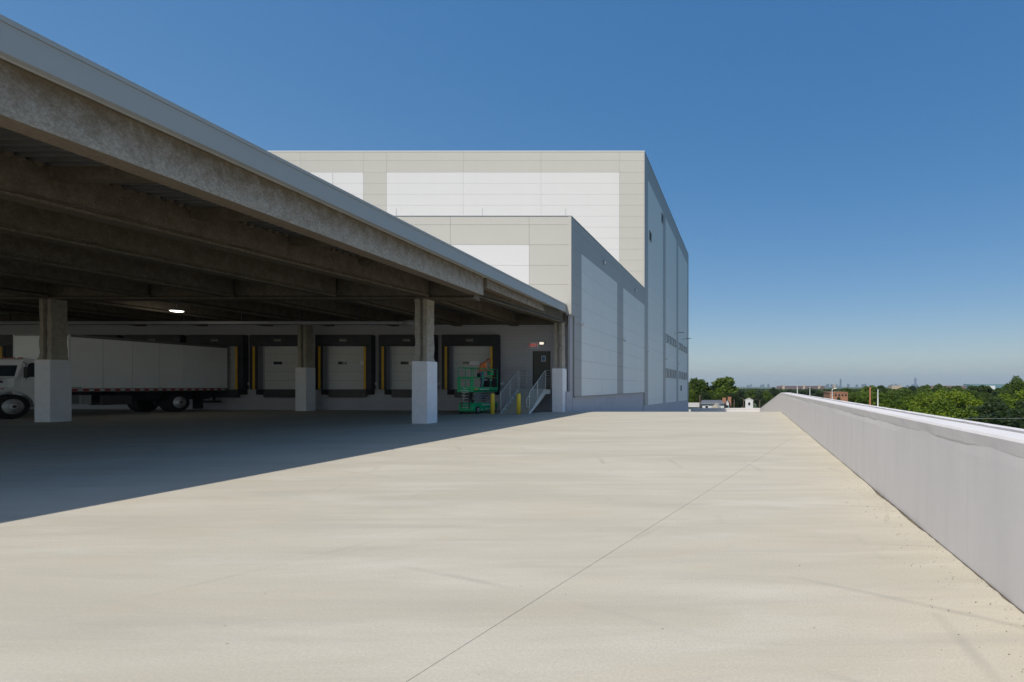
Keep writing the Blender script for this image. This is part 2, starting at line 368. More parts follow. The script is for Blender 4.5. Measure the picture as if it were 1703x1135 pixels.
# deck substrate and the slabs on it; one real joint runs diagonally across
def deck_grid(side):
    xs = sorted(set([-62, -40, -25, -12.0, -11.2, -10.95, -10.7, -10.45, -10.2] + [-9 + i for i in range(0, 11)] + [2.0, 3.2]))
    ys = sorted(set([-32, -20, -8, -4, 0, 2, 4, 6, 9, 12, 16, 20, 24, 26] + [CREST + i * 0.3 for i in range(0, 10)] + [32, 38, 45, 55, 65, 75, 85, 91]))  # rows behind the camera lengthened, unseen, to bounce sunlight towards the docks
    bm = bmesh.new(); g = [[bm.verts.new((x, y, 0)) for x in xs] for y in ys]
    for j in range(len(ys) - 1):
        for i in range(len(xs) - 1): bm.faces.new((g[j][i], g[j][i + 1], g[j + 1][i + 1], g[j + 1][i]))
    d = Vector((1.48, 5.56, 0)).normalized(); nrm = Vector((d.y, -d.x, 0)); p0 = Vector((-0.18, 7.93, 0))
    if side == 'left': bmesh.ops.bisect_plane(bm, geom=bm.verts[:] + bm.edges[:] + bm.faces[:], plane_co=p0 - nrm * 0.002, plane_no=nrm, clear_outer=True)
    if side == 'right': bmesh.ops.bisect_plane(bm, geom=bm.verts[:] + bm.edges[:] + bm.faces[:], plane_co=p0 + nrm * 0.002, plane_no=nrm, clear_inner=True)
    dz = -0.03 if side == 'base' else 0.0
    if side != 'base':
        r = bmesh.ops.extrude_face_region(bm, geom=bm.faces[:]); low = [e for e in r['geom'] if isinstance(e, bmesh.types.BMVert)]
    else: low = []
    ls = set(low)
    for v in bm.verts: v.co.z = floor_z(v.co.x, v.co.y) + dz - (0.028 if v in ls else 0)
    bmesh.ops.recalc_face_normals(bm, faces=bm.faces)
    me = bpy.data.meshes.new('slab'); bm.to_mesh(me); bm.free(); me.update()
    return me
base = bpy.data.objects.new('deck', deck_grid('base')); base.data.materials.append(M['joint_dark']); COL.objects.link(base); tag(base, kind='structure')
for sd in ('left', 'right'):
    me = deck_grid(sd); me.materials.append(M['deck']); o = bpy.data.objects.new('slab', me); COL.objects.link(o); o.parent = base
# skirt of the raised deck (its outer retaining face under the parapet)
sk = MB()
ysk = [-32, CREST] + list(range(28, 92, 4)) + [91]
for a, b in zip(ysk[:-1], ysk[1:]):
    sk.quad((XI(a) + 0.38, a, GZ), (XI(b) + 0.38, b, GZ), (XI(b) + 0.38, b, ramp_z(b) - 0.04), (XI(a) + 0.38, a, ramp_z(a) - 0.04))
sk.build('retaining_face', 'parapet', base)

# parapet wall along the right and cross wall at the ramp's foot
par = thing('parapet_wall', 'long white painted concrete parapet wall running along the right edge of the deck', 'wall', (XI(0) + 0.2, 0, 0))
ys = [-32, -20, -8, -4, -2, 0, 1] + [1.5 + 0.12 * i for i in range(0, 70)] + [10 + 0.4 * i for i in range(0, 42)] + [CREST + 0.6 * i for i in range(1, 6)] + [30 + 3 * i for i in range(1, 20)] + [89.9]
ys = sorted(y for y in set(ys) if y <= 89.9)
TOP = 1.105
def sweep(mb, prof_fn):
    rows = [prof_fn(y) for y in ys]; k = len(rows[0]); b = []
    for r in rows: b += r
    mb.add(b, [(j * k + i, j * k + i + 1, (j + 1) * k + i + 1, (j + 1) * k + i) for j in range(len(rows) - 1) for i in range(k - 1)] + [tuple(range(k)), tuple((len(rows) - 1) * k + i for i in range(k - 1, -1, -1))])
def nz(y, s, o): return noise.noise(Vector((o, y * s, o * 3.1)))
mb = MB()
sweep(mb, lambda y: [(XI(y) + 0.010 + 0.006 * nz(y, 0.7, 3), y, ramp_z(y) - 0.02), (XI(y) + 0.010 + 0.006 * nz(y, 0.7, 4), y, ramp_z(y) + TOP - 0.19),
                     (XI(y) + 0.012 + 0.006 * nz(y, 1.5, 5), y, ramp_z(y) + TOP - 0.10), (XI(y) + 0.38, y, ramp_z(y) + TOP - 0.10), (XI(y) + 0.38, y, ramp_z(y) - 0.03)])
mb.build('wall_face', 'parapet', par, smooth=False)
mb = MB()
def capf(y):
    x = XI(y); zt = ramp_z(y) + TOP; lo = 0.128 + 0.004 * nz(y, 2.1, 9) + 0.010 * nz(y, 12, 12)
    j = 0.008 * nz(y, 6, 21); gx = 0.235 + 0.02 * nz(y, 0.9, 14)
    return [(x + 0.014, y, zt - lo), (x + 0.009 + 0.005 * nz(y, 2.3, 33), y, zt - lo + 0.020), (x + j * 0.6, y, zt - 0.02), (x + 0.014 + j, y, zt + j * 0.5), (x + gx, y, zt + 0.004),
            (x + gx + 0.008, y, zt - 0.05), (x + gx + 0.060, y, zt - 0.05), (x + gx + 0.067, y, zt + 0.010 + j), (x + 0.395, y, zt + 0.012), (x + 0.41, y, zt - 0.01), (x + 0.40, y, zt - 0.16)]
sweep(mb, capf); mb.build('cap', 'parapet', par)
mb = MB(); mb.tube([(XI(y) + 0.252 + 0.02 * nz(y, 0.9, 14) + 0.008 * nz(y, 1.3, 40), y, ramp_z(y) + TOP - 0.008) for y in ys if y > 0.9], 0.011, 6)
mb.build('cable', 'rubber', par)
ew = thing('end_wall', 'low white wall crossing the foot of the ramp, half in building shadow', 'wall', (-4, 90, ramp_z(90)))
z0 = ramp_z(90.2); mb = MB(); mb.box(-10.0, XI(90) + 0.40, 90.0, 90.35, z0 - 3, Z(681, 90)); mb.build('wall_face', 'parapet', ew)
mb = MB(); mb.box(-10.02, XI(90) + 0.43, 89.97, 90.38, Z(681, 90), Z(679, 90)); mb.build('cap', 'parapet', ew)

# grime along the parapet foot and loose grit on the slab
mb = MB(); yy = [1.5 + 0.05 * i for i in range(500)]
pts = []
for y in yy:
    w = 0.006 + 0.022 * abs(nz(y, 5, 51)) + 0.05 * max(0, nz(y, 1.3, 57)) * (1 if y < 7 else 0.4)
    pts.append((XI(y) + 0.03, y, floor_z(0, y) + 0.004)); pts.append((XI(y) + 0.010 - w, y, floor_z(0, y) + 0.004))
mb.add(pts, [(2 * i, 2 * i + 1, 2 * i + 3, 2 * i + 2) for i in range(len(yy) - 1)])
o = mb.build('dirt', 'dirt'); tag(o, 'thin dark line of dirt caught along the foot of the parapet', 'dirt', kind='stuff')
mb = MB()
for i in range(420):
    y = random.uniform(1.7, 7.5) if i < 330 else random.uniform(2, 16)
    x = XI(y) - abs(random.gauss(0, 0.28)) - 0.02
    if i > 380: x = random.uniform(-6, 1.5)
    s = random.uniform(0.0025, 0.0075); c = Vector((x, y, s * 0.5))
    vs = [c + Vector((random.uniform(-1, 1), random.uniform(-1, 1), random.uniform(-0.5, 0.9))).normalized() * s for _ in range(4)]
    mb.add(vs, [(0, 1, 2), (0, 1, 3), (1, 2, 3), (0, 2, 3)])
o = mb.build('grit', 'dirt'); tag(o, 'scattered dark grit on the pale slab beside the parapet', 'grit', kind='stuff')

# ------------------------------------------------------------------ buildings
BX = -10.1                                   # the plane of the long side walls
YF, YD, YB, YE = 28.2, 28.75, 48.9, 87.3     # wing front, dock wall, tall block front, tall block end
ZL, ZT = Z(359, YF), Z(251.6, YB)
PCACHE = {}
def panel(parent, name, m, kind, a0, a1, b0, b1, plane, th=0.045, gap=0.009):
    """one facade panel; kind 'x' faces +X (a = Y), kind 'y' faces -Y (a = X)"""
    w, h = a1 - a0 - gap, b1 - b0 - gap; key = (name, m, kind, round(w, 3), round(h, 3), th)
    if key not in PCACHE:
        q = MB()
        c = 0.006
        if kind == 'x':
            q.add([(0, -w/2, -h/2), (0, w/2, -h/2), (0, w/2, h/2), (0, -w/2, h/2), (th - c, -w/2, -h/2), (th - c, w/2, -h/2), (th - c, w/2, h/2), (th - c, -w/2, h/2),
                   (th, -w/2 + c, -h/2 + c), (th, w/2 - c, -h/2 + c), (th, w/2 - c, h/2 - c), (th, -w/2 + c, h/2 - c)],
                  [(0, 1, 5, 4), (1, 2, 6, 5), (2, 3, 7, 6), (3, 0, 4, 7), (4, 5, 9, 8), (5, 6, 10, 9), (6, 7, 11, 10), (7, 4, 8, 11), (8, 9, 10, 11), (3, 2, 1, 0)])
        else:
            q.add([(-w/2, 0, -h/2), (w/2, 0, -h/2), (w/2, 0, h/2), (-w/2, 0, h/2), (-w/2, c - th, -h/2), (w/2, c - th, -h/2), (w/2, c - th, h/2), (-w/2, c - th, h/2),
                   (-w/2 + c, -th, -h/2 + c), (w/2 - c, -th, -h/2 + c), (w/2 - c, -th, h/2 - c), (-w/2 + c, -th, h/2 - c)],
                  [(0, 4, 5, 1), (1, 5, 6, 2), (2, 6, 7, 3), (3, 7, 4, 0), (4, 8, 9, 5), (5, 9, 10, 6), (6, 10, 11, 7), (7, 11, 8, 4), (8, 11, 10, 9), (3, 0, 1, 2)])
        o = q.build(name, m, None); PCACHE[key] = o.data; bpy.data.objects.remove(o)
    o = bpy.data.objects.new(name, PCACHE[key]); COL.objects.link(o); o.parent = parent; wp = wloc(parent)
    c3 = Vector((plane, (a0 + a1) / 2, (b0 + b1) / 2)) if kind == 'x' else Vector(((a0 + a1) / 2, plane, (b0 + b1) / 2))
    o.location = c3 - wp; return o

wing = thing('warehouse_wing', 'lower grey and white warehouse wing with loading docks in front of the tall block', 'building', (BX, YD, 0))
tall = thing('warehouse_block', 'tall beige and white panelled warehouse block rising behind the lower wing', 'building', (BX, YB, -4))
T = 0.045
# wing: cores
mb = MB(); mb.box(-62, BX - T, YF + T, YB, 5.67, ZL - 0.05); mb.build('wall_core', 'joint', wing)
mb = MB(); mb.box(BX - 0.9, BX - T, YD + 0.02, YB, 0.86, 5.668); mb.box(-62, BX - 0.9, YD + 0.6, YB, 0.3, 5.668); mb.build('wall_core', 'joint', wing)
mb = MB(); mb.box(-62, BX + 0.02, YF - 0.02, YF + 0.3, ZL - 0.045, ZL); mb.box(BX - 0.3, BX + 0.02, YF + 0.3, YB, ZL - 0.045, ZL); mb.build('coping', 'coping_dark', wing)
mb = MB(); mb.box(-62, BX - 0.3, YF + 0.3, YB, ZL - 0.05, ZL - 0.02); mb.build('roof', 'roof', wing)
# plinth along the side, recessed, reaching down along the ramp
mb = MB(); mb.box(-14, BX - 0.10, YD + 0.6, YB + 1, -5, 0.84); mb.box(BX - 1.2, BX - 0.10, YD - 0.02, YD + 0.6, -1, 0.84); mb.build('plinth', 'plinth', wing)
# wing side facade
rows = [0.85 + (9.68 - 0.85) / 8 * i for i in range(9)]
colsY = [(YD + 0.0, 30.0, 'dark_side'), (30.0, 34.2, 'light_side'), (34.2, 38.4, 'light_side'), (38.4, 40.3, 'dark_side'), (40.3, 44.6, 'light_side'), (44.6, YB, 'light_side')]
for (a, b, m) in colsY:
    for i in range(8):
        aa = a
        if m == 'dark_side' and a < 30 and rows[i] > 5.6: aa = YF
        if a < 30 and rows[i] < 5.67 < rows[i + 1]:
            panel(wing, 'wall_panel', m, 'x', a, b, rows[i], 5.67, BX - T); panel(wing, 'wall_panel', m, 'x', YF, b, 5.67, rows[i + 1], BX - T)
        else: panel(wing, 'wall_panel', m, 'x', aa, b, rows[i], rows[i + 1], BX - T)
    aa = YF if a < 30 else a
    for (z0_, z1_) in ((9.68, 10.8), (10.8, ZL - 0.05)): panel(wing, 'wall_panel', 'dark_side', 'x', aa, b, z0_, z1_, BX - T)
# base flashing under the panels
mb = MB(); mb.box(BX - 0.08, BX + 0.03, YD, YB, 0.80, 0.845); mb.build('base_flashing', 'coping_dark', wing)
# wing front facade
fx = [BX - T, P(880, YF), P(880, YF) - 4.6, P(880, YF) - 9.2, P(880, YF) - 13.8, P(880, YF) - 18.4, P(880, YF) - 23]
zr = [5.67, 6.3, 7.4, 8.51, 9.71, 10.88, ZL - 0.05]
for i in range(6):
    for j in range(6):
        m = 'beige_panel' if (i == 0 or j >= 4) else 'white_panel'
        panel(wing, 'wall_panel', m, 'y', fx[i + 1], fx[i], zr[j], zr[j + 1], YF + T)
mb = MB(); mb.box(BX - 0.16, BX + 0.006, YF - 0.012, YF + 0.03, 5.66, ZL - 0.046); mb.build('corner_trim', 'beige_panel', wing)
mb = MB(); mb.box(-62, BX - 0.02, YF + 0.01, YD + 0.3, 5.60, 5.668); mb.build('soffit', 'coping_dark', wing)

# tall block
mb = MB(); mb.box(-62, BX - T, YB + T, YE, -4, ZT - 0.05); mb.build('wall_core', 'white_joint', tall)
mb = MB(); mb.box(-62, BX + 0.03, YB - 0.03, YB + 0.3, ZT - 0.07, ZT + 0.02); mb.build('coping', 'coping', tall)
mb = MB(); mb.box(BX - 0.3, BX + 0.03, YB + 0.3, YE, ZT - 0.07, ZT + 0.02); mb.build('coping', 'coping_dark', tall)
mb = MB(); mb.box(-62, BX - 0.3, YB + 0.3, YE, ZT - 0.05, ZT - 0.02); mb.build('roof', 'roof', tall)
mb = MB(); mb.quad((BX - 0.02, YB - 0.5, -6), (BX - 0.02, YE, -6), (BX - 0.02, YE, -1.0), (BX - 0.02, YB - 0.5, -0.47))
mb.add([(BX - 0.02, YB - 0.5, -6), (BX - 0.02, YB - 0.5, -0.47), (BX - 2, YB - 0.5, -0.47), (BX - 2, YB - 0.5, -6)], [(0, 1, 2, 3)])
mb.add([(BX - 0.02, YE, -6), (BX - 2, YE, -6), (BX - 2, YE, -1), (BX - 0.02, YE, -1)], [(0, 1, 2, 3)]); mb.build('plinth', 'plinth', tall)
uf = [1071.6, 1030, 900, 770.6, 643, 604, 500, 400, 300]
xf = [P(u, YB) for u in uf]; xf[0] = BX - T
z_top = [ZT - 0.07, Z(267.5, YB), Z(287, YB)]
zrow = [z_top[0], z_top[1], z_top[2]] + [z_top[2] - 1.11 * i for i in range(1, 12)]
for i in range(len(xf) - 1):
    for j in range(len(zrow) - 1):
        beige = j < 2 or i in (0, 4)
        panel(tall, 'wall_panel', 'beige_panel' if beige else 'white_panel', 'y', xf[i + 1], xf[i], zrow[j + 1], zrow[j], YB + T)
zs = [23.1 - 1.1 * i for i in range(0, 22)]
strips = [(YB, 50.6, 0), (50.6, 60.0, 1), (60.0, 61.9, 0), (61.9, 71.9, 1), (71.9, 73.8, 0), (73.8, 85.5, 1), (85.5, YE, 0)]
botz = lambda y: -0.47 - 0.53 * (y - YB) / (YE - YB)
for (a, b, lit) in strips:
    if not lit:
        mb = MB(); mb.box(BX - T, BX + 0.01, a + 0.006, b - 0.006, botz(b), ZT - 0.07); mb.build('pilaster', 'dark_side', tall)
    else:
        c = (a + b) / 2
        for (p, q) in ((a, c), (c, b)):
            for i in range(len(zs) - 1): panel(tall, 'wall_panel', 'light_side', 'x', p, q, zs[i + 1], zs[i], BX - T)
            mb = MB(); z1_ = zs[-1] - 0.012
            mb.add([(BX, p + .006, z1_), (BX, q - .006, z1_), (BX, q - .006, botz(q)), (BX, p + .006, botz(p)), (BX - T, p + .006, z1_), (BX - T, q - .006, z1_), (BX - T, q - .006, botz(q)), (BX - T, p + .006, botz(p))],
                   [(0, 1, 2, 3), (4, 5, 1, 0), (3, 2, 6, 7), (0, 3, 7, 4), (1, 5, 6, 2), (4, 7, 6, 5)]); mb.build('wall_panel', 'light_side', tall)
            panel(tall, 'wall_panel', 'dark_side', 'x', p, q, 23.1, 24.2, BX - T); panel(tall, 'wall_panel', 'dark_side', 'x', p, q, 24.2, ZT - 0.07, BX - T)
def side_window(y0, y1, z0, z1, name='window'):
    f = MB(); d = 0.07
    f.box(BX - 0.01, BX + d, y0, y1, z0, z0 + 0.06); f.box(BX - 0.01, BX + d, y0, y1, z1 - 0.06, z1)
    f.box(BX - 0.01, BX + d, y0, y0 + 0.06, z0 + 0.06, z1 - 0.06); f.box(BX - 0.01, BX + d, y1 - 0.06, y1, z0 + 0.06, z1 - 0.06)
    w = f.build(name, 'coping_dark', tall)
    g = MB(); g.box(BX - 0.01, BX + 0.012, y0 + 0.06, y1 - 0.06, z0 + 0.06, z1 - 0.06); g.build('pane' if name == 'window' else 'louvre', 'glass' if name == 'window' else 'under', w)
for (s0, s1) in ((62.1, 71.8), (74.3, 85.3)):
    st = (s1 - s0) / 4
    for k in range(4):
        for (z0, z1) in ((2.6, 3.8), (7.15, 8.25)): side_window(s0 + k * st + 0.1, s0 + k * st + 1.75, z0, z1)
side_window(51.2, 52.3, 17.0, 18.0, 'vent'); side_window(58.8, 59.9, 21.5, 22.6, 'vent'); side_window(76.3, 77.5, 0.7, 1.6, 'vent')
# round wall lights and arm lamps on the long side
for (y, z, host) in ((29.9, 5.32, wing), (40.4, 5.27, wing), (50.0, 5.15, tall), (61.7, 5.0, tall), (73.6, 4.95, tall)):
    q = MB(); q.box(BX, BX + 0.10, y - 0.09, y + 0.09, z - 0.02, z + 0.14); L = q.build('wall_light', 'white', host)
    q = MB(); q.lathe([(0.02, -0.13), (0.09, -0.10), (0.12, -0.02), (0.10, 0.05), (0.03, 0.08)], (BX + 0.17, y, z), 'z', 12); q.build('dome', 'white', L, smooth=True)
for (y, z) in ((34.7, 10.35), (44.6, 10.3)):
    q = MB(); q.lathe([(0.17, 0.0), (0.17, 0.05), (0.12, 0.10)], (BX, y, z), 'x', 16); L = q.build('round_vent', 'coping_dark', wing)
    q = MB(); q.lathe([(0.11, 0.10), (0.09, 0.125)], (BX, y, z), 'x', 14); q.build('vent_face', 'white', L)
for y in (70.2, 79.0):
    q = MB(); q.tube([(BX, y, 9.1), (BX + 0.5, y, 9.25), (BX + 0.8, y, 9.25)], 0.04, 6); L = q.build('arm_lamp', 'coping_dark', tall)
    q = MB(); q.box(BX + 0.6, BX + 1.35, y - 0.14, y + 0.14, 9.24, 9.34); q.build('lamp_head', 'coping_dark', L)
# thin rods on the roofs
for (u, v0, v1, y, host) in ((553.5, 288, 308, 46.0, wing), (659, 347, 360, 40, wing), (802.5, 347, 360, 40, wing), (941, 347, 360, 40, wing)):
    q = MB(); q.tube([(P(u, y), y, ZL - 0.03), (P(u, y), y, Z(v0, y))], 0.018, 5); q.build('roof_rod', 'galv', host)

# dock wall (painted block) with real door openings
SH = []     # left X of each shelter at its front plane (Y 28.4)
for u in (734, 629, 523.5, 414.5, 310, 205.5, 100, -6): SH.append(P(u, 28.40))
SW = 3.31; zb0, zb1 = 1.28, 3.9
opens = sorted((x + 0.45, x + SW - 0.45) for x in SH)
dw = MB()
xs = -58.0
for (a, b) in opens:
    dw.box(xs, a, YD, YD + 0.3, zb0, zb1); xs = b
dw.box(xs, P(887, YD) - 0.04, YD, YD + 0.3, zb0, zb1); dw.box(P(914.5, YD) + 0.04, BX - 0.105, YD, YD + 0.3, zb0, zb1)
dw.box(P(887, YD) - 0.04, P(914.5, YD) + 0.04, YD, YD + 0.3, 3.55, zb1)
dw.box(-58, BX - 0.105, YD, YD + 0.3, zb1, 5.6)
dw.box(-58, BX - 0.105, YD - 0.0, YD + 0.3, 0.55, zb0)
dw.build('dock_wall', 'block', wing)
mb = MB(); mb.box(-58, P(828, 28.2), YD - 0.05, YD + 0.3, -0.3, 0.548); mb.box(P(828, 28.2), BX - 0.13, YD - 0.02, YD + 0.3, -0.3, 0.548); mb.build('wall_base', 'plinth', wing)

def make_bay(x):
    yf = 28.40; d = bpy.data.objects.new('dock_shelter', None)
    s = MB(); s.box(x, x + SW, yf, YD - 0.001, 3.84, 4.49); sh = s.build('dock_shelter', 'black', wing, bevel=0.03)
    for (a, b, st) in ((x, x + 0.45, (x + 0.20, x + 0.325)), (x + SW - 0.45, x + SW, (x + SW - 0.44, x + SW - 0.315))):
        q = MB(); q.box(a, b, yf + 0.01, YD - 0.001, 1.27, 3.838); q.build('side_pad', 'black', sh, bevel=0.015)
        q = MB(); q.box(st[0], st[1], yf - 0.006, yf + 0.012, 1.29, 3.80); q.build('yellow_stripe', 'yellow', sh)
    q = MB(); q.box(x + 0.45, x + 0.458, yf + 0.05, YD - 0.01, 1.27, 3.83); q.build('inner_curtain', 'curtain', sh)
    q = MB(); q.box(x + 1.42, x + 1.90, yf - 0.012, yf - 0.001, 4.05, 4.28); pl = q.build('name_plate', 'steel_dark', sh)
    q = MB(); scribble(q, x + 1.48, x + 1.85, yf - 0.0165, 4.12, 4.20, 7, 3); q.build('lettering', 'galv', sh)
    # sectional door: five panels, each its own leaf
    q = MB(); q.box(x + 0.46, x + SW - 0.45, YD + 0.12, YD + 0.17, zb0, zb1); dr = q.build('dock_door', 'joint', wing)
    hh = (zb1 - zb0) / 5
    for i in range(5):
        p = MB(); p.box(x + 0.47, x + SW - 0.46, YD + 0.085, YD + 0.118, zb0 + i * hh + 0.006, zb0 + (i + 1) * hh - 0.006); p.build('door_panel', 'door', dr)
    p = MB(); p.box(x + 0.52 + 0.5, x + 0.52 + 1.0, YD + 0.07, YD + 0.084, 2.76, 2.93); p.build('vision_window', 'glass', dr)
    # leveller lip, pit and bumpers
    q = MB(); q.prism([(x + 0.62, 1.27), (x + SW - 0.42, 1.27), (x + SW - 0.46, 0.86), (x + SW - 0.56, 0.79), (x + 0.72, 0.79), (x + 0.63, 0.86)], 'y', YD - 0.16, YD - 0.05); q.build('dock_leveller', 'steel_dark', wing)
    for a in (x + 0.26, x + SW - 0.42):
        q = MB(); q.box(a, a + 0.35, YD - 0.22, YD - 0.001, 0.96, 1.268); q.build('dock_bumper', 'rubber', wing, bevel=0.01)
    return sh, dr
for k, x in enumerate(SH):
    sh, dr = make_bay(x)
    if k in (0, 1, 2):          # white notice on the door, wider or narrower from bay to bay
        nx = (x + 1.40, x + 2.0) if k < 2 else (x + 2.34, x + 2.62)
        if k == 1: nx = (x + 1.5, x + 2.05)
        q = MB(); q.box(nx[0], nx[1], YD + 0.068, YD + 0.083, 2.74, 2.95); q.build('door_notice', 'notice', dr)
    q = MB(); q.box(x + SW + 0.02, x + SW + 0.14, YD - 0.09, YD, 1.55, 1.68); q.build('control_box', 'white', wing)
# exit door, EXIT sign, wall lamp, blue notice
xa, xb = P(887, YD), P(914.5, YD)
q = MB(); q.box(xa, xb, YD + 0.05, YD + 0.10, 1.3, 3.52); ed = q.build('exit_door', 'door_dark', wing)
q = MB(); q.box(xa - 0.035, xa, YD - 0.012, YD + 0.1, 1.3, 3.55); q.box(xb, xb + 0.035, YD - 0.012, YD + 0.1, 1.3, 3.55); q.box(xa, xb, YD - 0.012, YD + 0.1, 3.52, 3.55); q.build('door_frame', 'door_dark', ed)
q = MB(); q.box(P(900, YD), P(907, YD), YD + 0.035, YD + 0.048, Z(601.5, YD), Z(592, YD)); sg = q.build('door_notice', 'white', ed)
q = MB(); q.box(P(900.8, YD), P(906.2, YD), YD + 0.028, YD + 0.034, Z(600.6, YD), Z(592.9, YD)); q.build('notice_print', 'blue_sign', ed)
q = MB(); q.tube([(xb - 0.12, YD + 0.04, 2.35), (xb - 0.12, YD - 0.03, 2.35), (xb - 0.24, YD - 0.03, 2.35)], 0.014, 6); q.build('handle', 'galv', ed)
ex = thing('exit_sign', 'small white and red EXIT sign on the grey wall above the exit door', 'sign', (P(889.5, YD), YD, Z(575, YD)))
q = MB(); q.box(P(882.8, YD), P(896, YD), YD - 0.09, YD, Z(580, YD), Z(569.5, YD)); q.build('housing', 'white', ex, bevel=0.008)
q = MB(); q.box(P(883.6, YD), P(893.6, YD), YD - 0.098, YD - 0.091, Z(579, YD), Z(570.6, YD)); q.build('frame', 'steel_dark', ex)
q = MB(); q.box(P(884.0, YD), P(893.2, YD), YD - 0.104, YD - 0.099, Z(578.5, YD), Z(571.1, YD)); q.build('face', 'white', ex)
text_mesh('lettering', 'EXIT', 0.225, 'sign_red', (P(888.6, YD), YD - 0.108, Z(574.8, YD)), ex)
wlp = thing('wall_lamp', 'small lit wall lamp fixed above the exit door beside the exit sign', 'lamp', (P(902.5, YD), YD, Z(571, YD)))
q = MB(); q.box(P(898, YD), P(907.5, YD), YD - 0.13, YD, Z(574, YD), Z(568.5, YD)); q.build('housing', 'galv', wlp, bevel=0.01)
q = MB(); q.box(P(899, YD), P(905.6, YD), YD - 0.15, YD - 0.131, Z(573.6, YD), Z(569.8, YD)); q.build('lens', 'lamp_small', wlp)

# ------------------------------------------------------------------ canopy
EDGE = lambda y: -9.3 - 0.0373 * y
can = thing('canopy', 'wide flat roofed loading canopy with grey fascia and coated steel beams over the docks', 'canopy', (-13, 18.8, 0))
Y0, Y1 = 0.95, YF - 0.02  # near end cut short, out of view, so more daylight reaches the docks
ZC = 6.22; ZFB = 5.76; ZDK = 5.70
def strip(mb, s0, s1, z0, z1, ya, yb, off=None):
    """long bar parallel to the canopy edge, from setback s0 to s1"""
    vs = [(EDGE(y) - s, y, z) for y in (ya, yb) for z in (z0, z1) for s in (s1, s0)]
    mb.add(vs, [(0, 1, 3, 2), (4, 6, 7, 5), (0, 4, 5, 1), (2, 3, 7, 6), (0, 2, 6, 4), (1, 5, 7, 3)])
mb = MB(); strip(mb, 0.02, 0.16, ZFB, ZC - 0.075, Y0, Y1); mb.build('fascia', 'fascia', can)
mb = MB(); strip(mb, 0.0, 0.30, ZC - 0.045, ZC, Y0, Y1); strip(mb, 0.0, 0.03, ZC - 0.07, ZC - 0.045, Y0, Y1); mb.build('flashing', 'fascia', can)
mb = MB(); strip(mb, 0.035, 0.3, ZC - 0.074, ZC - 0.046, Y0, Y1); mb.build('shadow_gap', 'fascia_dark', can)
mb = MB(); mb.add([(EDGE(Y0) - 0.165, Y0, 5.78), (EDGE(Y1) - 0.165, Y1, 5.78), (-60, Y1, 5.78), (-60, Y0, 5.78), (EDGE(Y0) - 0.165, Y0, ZC - 0.08), (EDGE(Y1) - 0.165, Y1, ZC - 0.08), (-60, Y1, ZC - 0.08), (-60, Y0, ZC - 0.08)],
       [(0, 1, 2, 3), (7, 6, 5, 4), (0, 4, 5, 1), (1, 5, 6, 2), (2, 6, 7, 3), (3, 7, 4, 0)]); mb.build('roof', 'roof', can)
mb = MB(); mb.box(-60, EDGE(Y0) - 0.17, Y0 - 0.14, Y0 - 0.002, ZFB, ZC - 0.03); mb.build('fascia', 'fascia', can)  # unseen closing fascia on the invented near end
# corrugated deck under the roof: flutes run across, from the edge inwards
mb = MB(); y = Y0 + 0.2; pts = []; pitch = 0.205
while y < Y1 - 0.1:
    for (dy, z) in ((0, 5.775), (0.075, 5.775), (0.10, 5.67), (0.165, 5.67)): pts.append((y + dy, z))
    y += pitch
vs = []
for (yy_, z) in pts: vs += [(EDGE(yy_) - 0.58, yy_, z), (-60, yy_, z)]
mb.add(vs, [(2 * i, 2 * i + 1, 2 * i + 3, 2 * i + 2) for i in range(len(pts) - 1)]); mb.build('metal_deck', 'metal_deck', can)

def lumpy(name, m, p0, p1, prof, parent=can, amp=0.012, step=0.3, seed=1, closed=True):
    """coated beam: prof = (side offset, z) polygon swept from p0 to p1 in plan with a rough sprayed surface"""
    a, b = Vector((*p0, 0)), Vector((*p1, 0)); L = (b - a).length; d = (b - a) / L; sd = Vector((d.y, -d.x, 0)); n = max(2, int(L / step)); k = len(prof)
    q = MB(); vs = []
    for i in range(n + 1):
        c = a + d * (L * i / n)
        for j, (o, z) in enumerate(prof):
            r1 = noise.noise(Vector((i * 0.9 + seed * 13, j * 2.3, seed))) * amp; r2 = noise.noise(Vector((i * 0.8, j * 3.1 + seed * 7, seed + 5))) * amp
            vs.append((c.x + sd.x * (o + r1), c.y + sd.y * (o + r1), z + r2))
    fs = [(i * k + j, i * k + (j + 1) % k, (i + 1) * k + (j + 1) % k, (i + 1) * k + j) for i in range(n) for j in range(k)] + [tuple(range(k)), tuple(n * k + j for j in range(k - 1, -1, -1))]
    q.add(vs, fs); return q.build(name, m, parent)
def ibeam(w, z0, z1, web=0.10, fl=0.06):
    return [(-w, z0), (w, z0), (w, z0 + fl), (w * 0.9, z0 + fl + 0.02), (web, z0 + fl + 0.09), (web, z1), (-web, z1), (-web, z0 + fl + 0.09), (-w * 0.9, z0 + fl + 0.02), (-w, z0 + fl)]
def boxbeam(w, z0, z1): return [(-w, z0), (w, z0), (w * 0.97, z1), (-w * 0.97, z1)]
